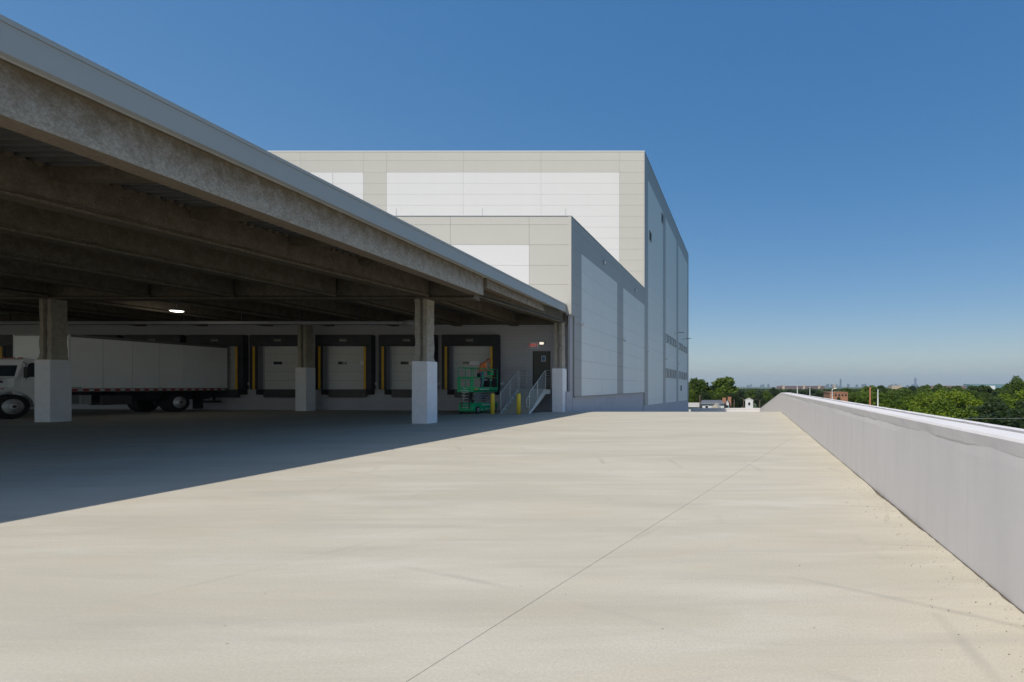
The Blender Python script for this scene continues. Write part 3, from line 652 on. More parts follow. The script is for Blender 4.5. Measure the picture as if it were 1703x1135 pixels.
# outer beam, two spans
e = lambda y, s: (EDGE(y) - s, y)
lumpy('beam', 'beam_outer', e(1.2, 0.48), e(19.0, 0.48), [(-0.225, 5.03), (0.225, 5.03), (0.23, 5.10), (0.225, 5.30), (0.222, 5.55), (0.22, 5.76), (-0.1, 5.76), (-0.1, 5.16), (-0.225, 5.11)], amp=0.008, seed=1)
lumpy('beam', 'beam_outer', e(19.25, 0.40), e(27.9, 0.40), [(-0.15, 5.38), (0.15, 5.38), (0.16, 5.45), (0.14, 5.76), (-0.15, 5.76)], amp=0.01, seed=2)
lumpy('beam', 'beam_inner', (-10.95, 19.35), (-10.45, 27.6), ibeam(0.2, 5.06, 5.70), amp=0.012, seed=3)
ZB = 4.92
def bline(u0, v0, u1, v1, z=ZB):
    f = lambda u, v: ((u - U0) / F * (F * (z - H) / (V0 - v)), F * (z - H) / (V0 - v))
    return Vector(f(u0, v0)), Vector(f(u1, v1))
for k, (u0, v0, u1, v1) in enumerate(((0, 321, 706, 492), (0, 381, 550, 492), (0, 426.6, 381.7, 492.7), (0, 456, 215, 489))):
    a, b = bline(u0, v0, u1, v1); d = (b - a) / (b.y - a.y)
    s = a + d * (1.2 - a.y); t = a + d * (18.75 - a.y)
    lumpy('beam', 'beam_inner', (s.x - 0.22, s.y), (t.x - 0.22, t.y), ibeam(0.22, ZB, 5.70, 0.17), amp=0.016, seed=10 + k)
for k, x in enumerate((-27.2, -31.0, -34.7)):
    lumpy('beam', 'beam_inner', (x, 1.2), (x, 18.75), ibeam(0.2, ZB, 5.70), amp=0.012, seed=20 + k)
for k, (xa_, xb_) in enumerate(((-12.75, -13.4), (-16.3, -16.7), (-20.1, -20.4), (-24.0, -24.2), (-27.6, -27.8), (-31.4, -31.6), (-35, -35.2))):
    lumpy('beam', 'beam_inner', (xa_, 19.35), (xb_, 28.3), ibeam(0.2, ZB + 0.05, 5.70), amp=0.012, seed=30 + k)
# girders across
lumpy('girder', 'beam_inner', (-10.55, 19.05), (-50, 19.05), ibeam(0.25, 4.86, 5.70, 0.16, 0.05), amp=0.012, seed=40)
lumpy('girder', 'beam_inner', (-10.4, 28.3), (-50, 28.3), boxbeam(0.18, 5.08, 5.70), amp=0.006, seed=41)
# short brackets between the two outer beams
A, Bp = bline(0, 321, 706, 492)
for k, y in enumerate((5.2, 7.3, 9.35, 11.5, 13.7, 15.9)):
    xin = A.x + (Bp.x - A.x) * (y - A.y) / (Bp.y - A.y)
    lumpy('bracket', 'beam_inner', (xin - 0.05, y), (EDGE(y) - 0.5, y), boxbeam(0.10, 5.42, 5.70), amp=0.014, seed=50 + k)
# drips of coating along the top of the second beam
q = MB(); y = 4.0
while y < 18:
    xin = A.x + (Bp.x - A.x) * (y - A.y) / (Bp.y - A.y) - 0.05
    q.lathe([(0.02, -0.10), (0.07 + 0.02 * random.random(), -0.05), (0.05, 0.02)], (xin + random.uniform(0.0, 0.12), y, 5.70), 'z', 7); y += pitch
q.build('coating_drips', 'beam_inner', can, smooth=True)['kind'] = 'stuff'

def h_column(x, y, z0, ztop, label, zg):
    """wrapped base, coated H section above; w = 0.61"""
    w = 0.61; t = thing('canopy_column', label, 'column', (x + w / 2, y + w / 2, zg), 'columns holding up the canopy')
    q = MB(); q.box(x, x + w, y, y + w, zg - 0.05, z0); q.build('base_wrap', 'wrap', t, bevel=0.012)
    cx, cy = x + w / 2, y + w / 2; hw, hd, ft = 0.235, 0.22, 0.15
    outline = [(-hw, -hd), (-hw + ft, -hd), (-hw + ft + 0.02, -hd + 0.05), (-hw + ft + 0.02, -0.07), (hw - ft - 0.02, -0.07), (hw - ft - 0.02, -hd + 0.05), (hw - ft, -hd), (hw, -hd),
               (hw, hd), (hw - ft, hd), (hw - ft - 0.02, 0.07), (-hw + ft + 0.02, 0.07), (-hw + ft, hd), (-hw, hd)]
    q = MB(); vs = []; n = 16; k = len(outline)
    for i in range(n + 1):
        z = z0 - 0.01 + (ztop - z0 + 0.01) * i / n; fl = 1 + 0.14 * math.exp(-(z - z0) / 0.12) + (0.06 if i == n else 0)
        for j, (a, b) in enumerate(outline):
            r = noise.noise(Vector((x + a * 4, y + b * 4, z * 3.3 + j))) * 0.028
            vs.append((cx + a * fl + r, cy + b * fl + r * 0.7, z))
    q.add(vs, [(i * k + j, i * k + (j + 1) % k, (i + 1) * k + (j + 1) % k, (i + 1) * k + j) for i in range(n) for j in range(k)] + [tuple(range(k)), tuple(n * k + j for j in range(k - 1, -1, -1))])
    q.build('steel_shaft', 'col_coat', t); return t
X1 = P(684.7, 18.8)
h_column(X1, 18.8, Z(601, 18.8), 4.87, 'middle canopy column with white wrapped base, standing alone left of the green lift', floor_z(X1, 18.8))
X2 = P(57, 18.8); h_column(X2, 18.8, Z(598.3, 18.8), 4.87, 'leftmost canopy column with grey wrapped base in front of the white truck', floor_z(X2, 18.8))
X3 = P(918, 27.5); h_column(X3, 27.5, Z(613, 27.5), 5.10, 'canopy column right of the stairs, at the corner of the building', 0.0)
X4 = P(491, 27.5); h_column(X4, 27.5, Z(611.5, 27.5), 5.10, 'canopy column at the back between two dock doors', floor_z(X4, 27.5))
mb = MB(); mb.box(X3 + 0.61, BX - 0.13, 27.9, YD - 0.001, -0.05, 1.15); mb.build('column_curb', 'plinth', wing)
mb = MB(); mb.box(P(944, 28.3), BX - 0.12, 28.36, YD - 0.002, 1.152, 5.6); mb.build('corner_pier', 'plinth', wing)

# pipe run near the dock wall
pr = thing('drain_pipe', 'long grey horizontal pipe hung under the canopy above the dock doors', 'pipe', (-22, 25.0, 4.8))
zp = Z(537, 25.0)
q = MB(); q.tube([(-46, 25.0, zp), (P(676, 25.0), 25.0, zp)], 0.085, 12); q.build('pipe', 'pvc', pr, smooth=True)
q = MB(); q.tube([(P(674, 25.0), 25.0, zp), (P(689, 25.0), 25.0, zp)], 0.13, 12); q.build('coupling', 'pvc', pr, smooth=True)
for x in [-44 + 3.0 * i for i in range(9)]:
    q = MB(); q.box(x, x + 0.03, 24.98, 25.02, zp + 0.08, 5.70); q.build('hanger', 'steel_dark', pr)
# hanging lamp
ly = 22.5; lx, lz = P(294, ly), Z(517.5, ly)
hl = thing('pendant_lamp', 'lit round pendant lamp hanging on a thin rod under the canopy', 'lamp', (lx, ly, lz))
q = MB(); q.lathe([(0.05, 0.13), (0.14, 0.09), (0.235, 0.035), (0.245, 0.0), (0.23, -0.005)], (lx, ly, lz + 0.01), 'z', 24); q.build('shade', 'galv', hl, smooth=True)
q = MB(); q.lathe([(0.225, 0.0), (0.215, -0.022), (0.15, -0.04), (0.02, -0.05)], (lx, ly, lz), 'z', 24); q.build('lens', 'lamp_on', hl, smooth=True)
q = MB(); q.tube([(lx, ly, lz + 0.14), (lx, ly, 5.70)], 0.012, 6); q.build('rod', 'galv', hl)
pl = bpy.data.lights.new('pendant_light', 'POINT'); pl.energy = 8; pl.shadow_soft_size = 0.2; pl.color = (1, 0.93, 0.82)
plo = bpy.data.objects.new('pendant_light', pl); COL.objects.link(plo); plo.parent = hl; plo.location = (0, 0, -0.25)

# ------------------------------------------------------------------ stairs, rails, bollards
stz = 1.30; sx0, sx1 = -12.92, -11.36; sy0, sy1 = 25.75, 27.6; NS = 7
st = thing('dock_stairs', 'grey steel stairs climbing with pipe railings to the exit door', 'stairs', ((sx0 + sx1) / 2, sy0, 0))
rise = stz / NS; run = (sy1 - sy0) / (NS - 1)
for i in range(NS - 1):
    q = MB(); q.box(sx0 + 0.05, sx1 - 0.05, sy0 + i * run, sy0 + (i + 1) * run + 0.02, (i + 1) * rise - 0.035, (i + 1) * rise); q.build('tread', 'stair', st)
    q = MB(); q.box(sx0 + 0.05, sx1 - 0.05, sy0 + i * run + 0.012, sy0 + i * run + 0.024, i * rise + 0.0, (i + 1) * rise - 0.036); q.build('riser', 'stair', st)
q = MB(); q.box(sx0 + 0.05, sx1 - 0.05, sy1, sy1 + 0.012, stz - rise, stz - 0.06); q.build('riser', 'stair', st)
q = MB(); q.box(sx0, sx1 + 0.28, sy1 + 0.001, YD - 0.06, stz - 0.06, stz); q.build('landing', 'stair', st)
q = MB(); q.box(sx0, sx1 + 0.27, sy1 + 0.001, sy1 + 0.03, stz - 0.28, stz - 0.062); q.build('landing_beam', 'steel', st)
sl_ = (stz) / (sy1 - sy0 + 0.25)
for x in (sx0, sx1 - 0.05):
    q = MB(); q.prism([(sy0 - 0.28, 0.0), (sy0 - 0.05, 0.0), (sy1 + 0.1, stz - 0.28), (sy1 + 0.1, stz + 0.02), (sy1 - 0.10, stz + 0.02)], 'x', x, x + 0.05); q.build('stringer', 'steel', st)
def rail(x, side):
    rt = None
    q = MB(); h = 1.02; y_b = sy0 - 0.18; zb = 0.12
    q.tube([(x, y_b, 0.05), (x, y_b, zb + h - 0.06), (x, y_b + 0.05, zb + h), (x, sy1 - 0.02, stz + 1.03), (x, sy1 + 0.12, stz + 1.07), (x, YD - 0.1, stz + 1.07)], 0.021, 8)
    r = q.build('handrail', 'steel', st, smooth=True)
    for k in range(1, 8):
        f = k / 8
        q = MB(); q.tube([(x, y_b, 0.10 + (zb + h - 0.14) * f), (x, sy1 + 0.02, stz + 0.03 + 1.0 * f), (x, YD - 0.1, stz + 0.03 + 1.0 * f)], 0.0105, 6); q.build('rail_bar', 'steel', st)
    for y in (sy0 + 0.85, sy1 + 0.06, YD - 0.12):
        zbase = (y - sy0 + 0.18) * (stz / (sy1 - sy0 + 0.18)) if y < sy1 else stz
        q = MB(); q.tube([(x, y, zbase - 0.03), (x, y, zbase + 1.05)], 0.02, 8); q.build('post', 'steel', st)
    if side > 0:
        q = MB(); q.tube([(x, y_b + 0.02, 0.95), (x, y_b - 0.22, 0.86), (x, y_b - 0.30, 0.78), (x, y_b - 0.30, 0.42), (x, y_b - 0.22, 0.36), (x, y_b, 0.36)], 0.019, 8); q.build('rail_return', 'steel', st, smooth=True)
rail(sx0 + 0.02, -1); rail(sx1 - 0.02, 1)
for (u, lab) in ((819.3, 'yellow bollard beside the green lift, left of the stairs'), (862.6, 'yellow bollard standing in front of the stair treads')):
    yb = 25.15; b = thing('bollard', lab, 'bollard', (P(u, yb), yb, 0), 'yellow bollards at the stairs')
    q = MB(); q.lathe([(0.10, -0.01), (0.10, 1.0), (0.085, 1.05), (0.05, 1.085), (0.01, 1.095)], (P(u, yb), yb, 0), 'z', 24); q.build('post', 'bollard', b, smooth=True)
    q = MB(); q.lathe([(0.125, 0.0), (0.125, 0.012), (0.104, 0.016)], (P(u, yb), yb, 0), 'z', 24); q.build('foot_ring', 'joint_dark', b)

# ------------------------------------------------------------------ scissor lift
lx0, lx1, ly0, ly1 = -14.93, -14.10, 25.15, 27.65
lf = thing('scissor_lift', 'green scissor lift with a worker on its railed platform beside the last dock', 'lift', ((lx0 + lx1) / 2, (ly0 + ly1) / 2, 0))
q = MB(); q.prism([(ly0 + 0.15, 0.12), (ly1 - 0.1, 0.12), (ly1, 0.22), (ly1, 0.52), (ly0 + 0.1, 0.60), (ly0 + 0.02, 0.45), (ly0 + 0.02, 0.2)], 'x', lx0 + 0.05, lx1 - 0.02); q.build('chassis', 'lift', lf, bevel=0.01)
q = MB(); scribble(q, ly0 + 0.9, ly0 + 1.9, lx1 - 0.019, 0.42, 0.50, 9, 5, 'y'); scribble(q, ly0 + 0.75, ly0 + 1.0, lx1 - 0.019, 0.18, 0.24, 2, 6, 'y'); scribble(q, ly0 + 1.2, ly0 + 2.1, lx1 - 0.019, 0.20, 0.27, 5, 8, 'y'); q.build('lettering', 'white', lf)
for x in (lx0 - 0.01, lx1 - 0.10):
    for y in (ly0 + 0.42, ly1 - 0.38):
        q = MB(); q.lathe([(0.13, 0.0), (0.19, 0.01), (0.20, 0.04), (0.20, 0.11), (0.18, 0.135), (0.14, 0.14)], (x, y, 0.20), 'x', 20); w = q.build('wheel', 'rubber', lf, smooth=True)
        q = MB(); q.lathe([(0.135, 0.12), (0.13, 0.146), (0.05, 0.150), (0.04, 0.165)], (x, y, 0.20), 'x', 16); q.build('rim', 'galv', w, smooth=True)
# folded scissor stack
for k in range(4):
    z = 0.64 + k * 0.135
    for s in (0, 1):
        for x in (lx0 + 0.14, lx1 - 0.16):
            q = MB(); za, zb_ = (z, z + 0.10) if s else (z + 0.10, z)
            q.prism([(ly0 + 0.25, za), (ly0 + 0.25, za + 0.07), (ly1 - 0.15, zb_ + 0.07), (ly1 - 0.15, zb_)], 'x', x + 0.05 * s, x + 0.045 + 0.05 * s); q.build('scissor_arm', 'galv', lf)
for k in range(5):
    q = MB(); q.tube([(lx0 + 0.12, ly0 + 1.25, 0.66 + k * 0.125), (lx1 - 0.04, ly0 + 1.25, 0.66 + k * 0.125)], 0.028, 8); q.build('pivot_pin', 'steel_dark', lf)
q = MB(); q.tube([((lx0 + lx1) / 2, ly0 + 0.6, 0.6), ((lx0 + lx1) / 2, ly0 + 1.6, 1.1)], 0.06, 10); q.build('hydraulic_ram', 'steel_dark', lf)
# ladder at the near end
for x in (lx0 + 0.20, lx0 + 0.60):
    q = MB(); q.box(x, x + 0.035, ly0 - 0.03, ly0 + 0.02, 0.28, 1.20); q.build('ladder_rail', 'steel_dark', lf)
for k in range(6):
    q = MB(); q.box(lx0 + 0.235, lx0 + 0.60, ly0 - 0.05, ly0 + 0.04, 0.34 + k * 0.155, 0.375 + k * 0.155); q.build('ladder_step', 'galv', lf)
# platform
q = MB(); q.box(lx0, lx1, ly0, ly1, 1.19, 1.235); q.build('platform_deck', 'steel_dark', lf)
q = MB(); q.box(lx1 - 0.02, lx1, ly0, ly1, 1.15, 1.40); q.box(lx0, lx0 + 0.02, ly0, ly1, 1.15, 1.40); q.box(lx0 + 0.02, lx1 - 0.02, ly1 - 0.02, ly1, 1.15, 1.40); q.build('toe_board', 'lift', lf)
q = MB(); scribble(q, ly0 + 0.65, ly0 + 1.55, lx1 + 0.001, 1.26, 1.335, 10, 9, 'y'); q.build('lettering', 'white', lf)
q = MB(); q.lathe([(0.055, 0.0), (0.055, 0.006)], (lx1 + 0.001, ly0 + 0.16, 1.30), 'x', 14); q.box(lx1 + 0.001, lx1 + 0.005, ly0 + 0.27, ly0 + 0.5, 1.27, 1.33); q.build('round_emblem', 'yellow', lf)
q = MB(); q.box(lx0, lx1, ly0 - 0.02, ly0, 1.15, 1.42); q.box(lx0, lx0 + 0.17, ly0 - 0.02, ly0, 1.42, 1.93); q.box(lx1 - 0.17, lx1, ly0 - 0.02, ly0, 1.42, 1.93); q.box(lx0 + 0.17, lx1 - 0.17, ly0 - 0.02, ly0, 1.84, 1.92); q.build('entry_gate', 'lift', lf, bevel=0.004)
q = MB(); scribble(q, lx0 + 0.3, lx0 + 0.5, ly0 - 0.026, 1.32, 1.37, 3, 2); scribble(q, lx0 + 0.18, lx0 + 0.6, ly0 - 0.026, 1.20, 1.26, 6, 4); q.build('lettering', 'white', lf)
tr = 0.021; cor = [(lx0 + .02, ly0 + .02), (lx1 - .02, ly0 + .02), (lx1 - .02, ly1 - .02), (lx0 + .02, ly1 - .02)]
for z in (1.93, 2.42):
    q = MB(); q.tube([(x, y, z) for x, y in cor] + [(*cor[0], z)], tr, 8); q.build('guard_rail', 'lift', lf, smooth=True)
for (x, y) in cor + [((lx0 + lx1) / 2, ly0 + .02), (lx1 - .02, ly0 + 0.95), (lx1 - .02, ly0 + 1.75), (lx0 + .02, ly0 + 1.25)]:
    q = MB(); q.tube([(x, y, 1.2), (x, y, 2.42)], tr, 8); q.build('guard_post', 'lift', lf, smooth=True)
q = MB(); q.box(lx1 - 0.20, lx1 + 0.02, 26.86, 27.16, 2.08, 2.40); q.build('control_box', 'lift', lf, bevel=0.02)
q = MB(); q.tube([(lx1 - 0.1, 26.98, 2.40), (lx1 - 0.1, 26.98, 2.52)], [0.015, 0.025], 8); q.build('joystick', 'rubber', lf)
tb = thing('tool_case', 'black tool case hanging inside the lift railing behind the worker', 'case', (lx1 - 0.2, 27.1, 1.5))
q = MB(); q.box(lx1 - 0.42, lx1 - 0.06, 26.75, 27.5, 1.42, 1.90); q.build('body', 'rubber', tb, bevel=0.03)
q = MB(); q.box(lx1 - 0.35, lx1 - 0.12, 26.742, 26.749, 1.78, 1.84); q.box(lx1 - 0.059, lx1 - 0.055, 26.85, 27.1, 1.78, 1.84); q.build('lettering', 'white', tb)
q = MB(); q.tube([(lx1 - 0.24, 26.95, 1.90), (lx1 - 0.24, 26.97, 1.96), (lx1 - 0.24, 27.28, 1.96), (lx1 - 0.24, 27.3, 1.90)], 0.014, 6); q.build('handle', 'rubber', tb)

# ------------------------------------------------------------------ the worker
def person():
    px, py, pz = -14.42, 26.52, 1.237
    fw = Vector((0.72, 0.69, 0)).normalized(); rt = Vector((fw.y, -fw.x, 0))
    W = lambda f, s, z: Vector((px, py, pz)) + fw * f + rt * s + Vector((0, 0, z))
    # joints: (forward, side, height, radius, region)
    J = [(0, 0, 0.96, 0.150, 1), (0.0, 0, 1.12, 0.145, 2), (0.04, 0, 1.32, 0.170, 2), (0.12, 0, 1.49, 0.160, 2), (0.21, 0, 1.56, 0.062, 3), (0.27, 0, 1.59, 0.060, 3),
         (0.00, 0.105, 0.90, 0.105, 1), (0.03, 0.12, 0.50, 0.072, 1), (-0.03, 0.13, 0.12, 0.050, 1), (0.05, 0.14, 0.045, 0.046, 4), (0.15, 0.15, 0.04, 0.040, 4),
         (0.00, -0.105, 0.90, 0.105, 1), (0.05, -0.12, 0.50, 0.072, 1), (0.0, -0.13, 0.12, 0.050, 1), (0.08, -0.14, 0.045, 0.046, 4), (0.18, -0.15, 0.04, 0.040, 4),
         (0.11, 0.20, 1.46, 0.072, 2), (0.15, 0.25, 1.22, 0.054, 2), (0.18, 0.25, 1.15, 0.044, 3), (0.42, 0.19, 1.06, 0.034, 3),
         (0.11, -0.20, 1.46, 0.072, 2), (0.18, -0.26, 1.23, 0.054, 2), (0.21, -0.25, 1.15, 0.044, 3), (0.45, -0.13, 1.08, 0.034, 3)]
    E = [(0, 1), (1, 2), (2, 3), (3, 4), (4, 5), (0, 6), (6, 7), (7, 8), (8, 9), (9, 10), (0, 11), (11, 12), (12, 13), (13, 14), (14, 15), (3, 16), (16, 17), (17, 18), (18, 19), (3, 20), (20, 21), (21, 22), (22, 23)]
    me = bpy.data.meshes.new('sk'); me.from_pydata([W(a, b, c) for a, b, c, _, _ in J], E, []); o = bpy.data.objects.new('sk', me); COL.objects.link(o)
    o.modifiers.new('s', 'SKIN')
    for i, v in enumerate(me.skin_vertices[0].data): r = J[i][3]; v.radius = (r, r); v.use_root = (i == 0)
    sb = o.modifiers.new('d', 'SUBSURF'); sb.levels = 2; sb.render_levels = 2
    bpy.context.view_layer.update()
    ev = bpy.data.meshes.new_from_object(o.evaluated_get(bpy.context.evaluated_depsgraph_get())); bpy.data.objects.remove(o)
    bm = bmesh.new(); bm.from_mesh(ev)
    segs = [(W(*J[a][:3]), W(*J[b][:3]), J[b][4]) for a, b in E]
    for f in bm.faces:
        c = f.calc_center_median(); best = (9, 1)
        for (p, q2, rg) in segs:
            t = max(0, min(1, (c - p).dot(q2 - p) / max(1e-6, (q2 - p).length_squared))); d = (c - (p + (q2 - p) * t)).length
            if d < best[0]: best = (d, rg)
        rg = best[1]
        f.material_index = {1: 1, 2: 0, 3: 2, 4: 3}[rg]; f.smooth = True
        if rg == 2 and c.z < pz + 0.97: f.material_index = 1
    # head: sculpted sphere with brow, nose and chin, ears
    hc = W(0.34, 0, 1.64); fd = (fw * 0.80 + Vector((0, 0, -0.6))).normalized(); upd = (Vector((0, 0, 1)) - fd * fd.z).normalized(); sd = fd.cross(upd)
    before = len(bm.verts); ret = bmesh.ops.create_uvsphere(bm, u_segments=20, v_segments=14, radius=1.0)
    for v in ret['verts']:
        c = v.co.copy(); x, y, z = c.x, c.y, c.z
        fx_ = 0.098 * y; 
        if y > 0.75 and abs(x) < 0.3 and -0.35 < z < 0.15: fx_ += 0.022        # nose
        if y > 0.6 and 0.2 < abs(x) < 0.55 and 0.0 < z < 0.3: fx_ -= 0.008     # eye sockets
        wz = 1.0 - 0.22 * max(0, -z)
        v.co = hc + fd * fx_ + sd * (0.078 * x * wz) + upd * (0.118 * z)
        for f in v.link_faces: f.material_index = 2; f.smooth = True
    for s in (-1, 1):
        r = bmesh.ops.create_icosphere(bm, subdivisions=1, radius=0.022)
        for v in r['verts']:
            v.co = hc + sd * (0.078 * s) + fd * v.co.y * 0.8 + upd * v.co.z * 1.4 + sd * v.co.x * 0.4
            for f in v.link_faces: f.material_index = 2
    # hands: palm plus five bent fingers closing on the controls
    def ring_tube(pts, rs):
        q = MB(); q.tube(pts, rs, 7); vs = [bm.verts.new(v) for v in q.v]
        for fc in q.f:
            try: f = bm.faces.new([vs[i] for i in fc]); f.material_index = 2; f.smooth = True
            except ValueError: pass
    for (wr, s) in ((W(0.42, 0.19, 1.06), 1), (W(0.45, -0.13, 1.08), -1)):
        ring_tube([wr - fw * 0.02, wr + fw * 0.045, wr + fw * 0.09 + Vector((0, 0, -0.005))], [0.026, 0.040, 0.034])
        for k, ln in enumerate((0.055, 0.065, 0.060, 0.046)):
            b0 = wr + fw * 0.085 + rt * ((k - 1.5) * 0.019)
            ring_tube([b0, b0 + fw * ln * 0.5 + Vector((0, 0, -0.006)), b0 + fw * ln * 0.8 + Vector((0, 0, -0.026)), b0 + fw * ln * 0.75 + Vector((0, 0, -0.045))], [0.0095, 0.009, 0.008, 0.006])
        t0 = wr + fw * 0.03 - rt * (0.032 * s)
        ring_tube([t0, t0 + fw * 0.03 - rt * (0.022 * s), t0 + fw * 0.055 - rt * (0.018 * s) + Vector((0, 0, -0.015))], [0.012, 0.010, 0.007])
    root = thing('person', 'worker in an orange shirt and blue jeans bending over the controls on the green lift', 'person', (px, py, pz))
    bmesh.ops.recalc_face_normals(bm, faces=bm.faces)
    for v in bm.verts: v.co -= Vector((px, py, pz))
    nm = bpy.data.meshes.new('body'); bm.to_mesh(nm); bm.free()
    for k in ('orange_shirt', 'jeans', 'skin', 'rubber'): nm.materials.append(M[k])
    b = bpy.data.objects.new('body', nm); COL.objects.link(b); b.parent = root
    q = MB(); n = 16; prof = [(0.99, -0.15), (1.06, 0.15), (0.97, 0.55), (0.72, 0.85), (0.3, 1.04)]; vs = []
    for (r, z) in prof:
        for k in range(n):
            a = 2 * math.pi * k / n; y = math.sin(a) * r * 1.03; x = math.cos(a) * r * 1.03
            if z < 0.5 and y > 0.3: zz = z + 0.5 * (y - 0.3)
            else: zz = z - (0.45 if (y < 0 and z < 0) else 0)
            vs.append(hc + fd * (0.100 * y) + sd * (0.080 * x) + upd * (0.122 * zz))
    q.add(vs, [(i * n + k, i * n + (k + 1) % n, (i + 1) * n + (k + 1) % n, (i + 1) * n + k) for i in range(len(prof) - 1) for k in range(n)] + [tuple((len(prof) - 1) * n + k for k in range(n))])
    q.build('hair', 'hair', root, smooth=True)
    q = MB(); c0 = W(-0.06, -0.10, 0.84); q.box(c0.x - 0.07, c0.x + 0.05, c0.y - 0.16, c0.y - 0.03, c0.z - 0.12, c0.z + 0.10); q.build('tool_pouch', 'rubber', root, bevel=0.02)
person()

# ------------------------------------------------------------------ box truck
TX1, TX0 = -30.6, -33.1; TY0, TY1 = 21.9, 28.62; tz = floor_z(-31.8, 24)
tk = thing('box_truck', 'white box truck with red and white striped sill backed into a dock at the left', 'truck', ((TX0 + TX1) / 2, 24, tz))
ZB0, ZB1 = 1.26, 3.80
q = MB(); q.box(TX0 + 0.02, TX1 - 0.02, TY0 + 0.02, TY1, ZB0, ZB1); q.build('cargo_box', 'joint', tk)
npan = 6; pw = (TY1 - TY0 - 0.06) / npan
for i in range(npan):
    q = MB(); q.box(TX1 - 0.019, TX1, TY0 + 0.06 + i * pw + 0.009, TY0 + 0.06 + (i + 1) * pw - 0.009, ZB0 + 0.10, ZB1 - 0.10); q.build('side_panel', 'truck', tk)
q = MB(); q.box(TX1 - 0.03, TX1 + 0.012, TY0 - 0.012, TY0 + 0.058, ZB0, ZB1 - 0.02); q.box(TX0 - 0.012, TX0 + 0.04, TY0 - 0.012, TY0 + 0.058, ZB0, ZB1 - 0.02); q.build('corner_post', 'white', tk)
q = MB(); q.box(TX1 - 0.03, TX1 + 0.015, TY0 + 0.06, TY1, ZB1 - 0.10, ZB1 + 0.02); q.box(TX0 + 0.04, TX1 - 0.03, TY0 - 0.014, TY0 + 0.02, ZB1 - 0.06, ZB1 + 0.02); q.build('roof_rail', 'truck_rail', tk)
q = MB(); q.box(TX0 + 0.045, TX1 - 0.035, TY0 - 0.008, TY0 + 0.019, ZB0, ZB1 - 0.062); q.build('front_panel', 'truck', tk)
q = MB(); q.box(TX0, TX1, TY0, TY1, ZB1 - 0.001 + 0.0, ZB1 + 0.012); q.build('roof', 'white', tk)
q = MB(); q.box(TX1 - 0.03, TX1 + 0.012, TY0 + 0.06, TY1, ZB0 - 0.06, ZB0 + 0.098); q.build('sill_rail', 'truck_rail', tk)
q = MB(); y = TY0 + 0.08; i = 0
while y < TY1 - 0.2:
    q.box(TX1 + 0.013, TX1 + 0.017, y, y + 0.20, ZB0 - 0.02, ZB0 + 0.06, 0); q.box(TX1 + 0.013, TX1 + 0.018, y + 0.205, y + 0.375, ZB0 - 0.005, ZB0 + 0.045, 1); y += 0.38
q.build('reflective_tape', ['red', 'white'], tk)
q = MB(); scribble(q, TY0 + 0.10, TY0 + 0.42, TX1 + 0.001, ZB0 + 0.13, ZB0 + 0.17, 6, 12, 'y'); q.build('lettering', 'under', tk)
q = MB(); q.box(TX0 + 0.75, TX0 + 0.90, TY0 - 2.8, TY1 - 0.3, 0.72, ZB0 - 0.06); q.box(TX1 - 0.90, TX1 - 0.75, TY0 - 2.8, TY1 - 0.3, 0.72, ZB0 - 0.06)
for y in (22.4, 23.6, 24.8, 26.0, 27.4): q.box(TX0 + 0.1, TX1 - 0.04, y, y + 0.09, ZB0 - 0.16, ZB0 - 0.061)
q.build('chassis_frame', 'under', tk)
q = MB(); q.box(TX1 - 0.75, TX1 - 0.15, 23.1, 24.3, 0.55, 1.02); q.build('fuel_tank', 'steel_dark', tk, bevel=0.05)
q = MB(); q.box(TX1 - 0.62, TX1 - 0.12, 22.35, 22.75, 0.62, 1.05); q.build('battery_box', 'galv', tk, bevel=0.02)
q = MB(); q.box(TX1 - 1.6, TX1 - 0.1, TY1 - 0.35, TY1 - 0.22, 0.50, 0.62); q.box(TX1 - 0.5, TX1 - 0.42, TY1 - 0.35, TY1 - 0.25, 0.62, ZB0 - 0.06); q.build('rear_underride_bar', 'under', tk)
q = MB(); q.box(TX1 - 0.62, TX1 - 0.03, 27.35, 27.37, 0.18, ZB0 - 0.06); q.build('mud_flap', 'rubber', tk)
def wheel(x, y, r, w, outward, dual=False):
    s = 1 if outward > 0 else -1; zc = tz + r
    q = MB(); prof = [(r * 0.60, 0), (r * 0.90, 0.005), (r * 0.985, 0.03), (r, 0.06), (r, w - 0.06), (r * 0.985, w - 0.03), (r * 0.90, w - 0.005), (r * 0.60, w)]
    q.lathe([(a, s * b) for a, b in prof], (x - s * w, y, zc), 'x', 36); wh = q.build('wheel', 'rubber', tk, smooth=True)
    q = MB(); k = -0.11 if dual else 0.0
    q.lathe([(r * 0.61, s * 0.002), (r * 0.575, s * -0.01), (r * 0.50, s * (-0.05 + k)), (r * 0.30, s * (-0.02 + k)), (r * 0.22, s * 0.03), (r * 0.16, s * 0.06), (0.02, s * 0.065)], (x, y, zc), 'x', 32); q.build('rim', 'rim', wh, smooth=True)
    q = MB()
    for i in range(8):
        a = i * math.pi / 4 + 0.2; c = (x + s * (-0.030 + k), y + math.cos(a) * r * 0.42, zc + math.sin(a) * r * 0.42)
        if i % 2 == 0: q.lathe([(0.034, 0), (0.034, s * 0.012)], c, 'x', 10)
    for i in range(10):
        a = i * math.pi / 5; q.lathe([(0.016, 0), (0.016, s * 0.05)], (x + s * (-0.015 + k * 0.7), y + math.cos(a) * r * 0.27, zc + math.sin(a) * r * 0.27), 'x', 6)
    q.lathe([(0.07, 0), (0.06, s * 0.02)], (x + s * 0.064, y, zc), 'x', 12); q.build('hub_detail', 'under', wh)
    return wh
wheel(TX1 - 0.12, 26.3, 0.51, 0.58, 1, True); wheel(TX0 + 0.12, 26.3, 0.51, 0.58, -1, True)
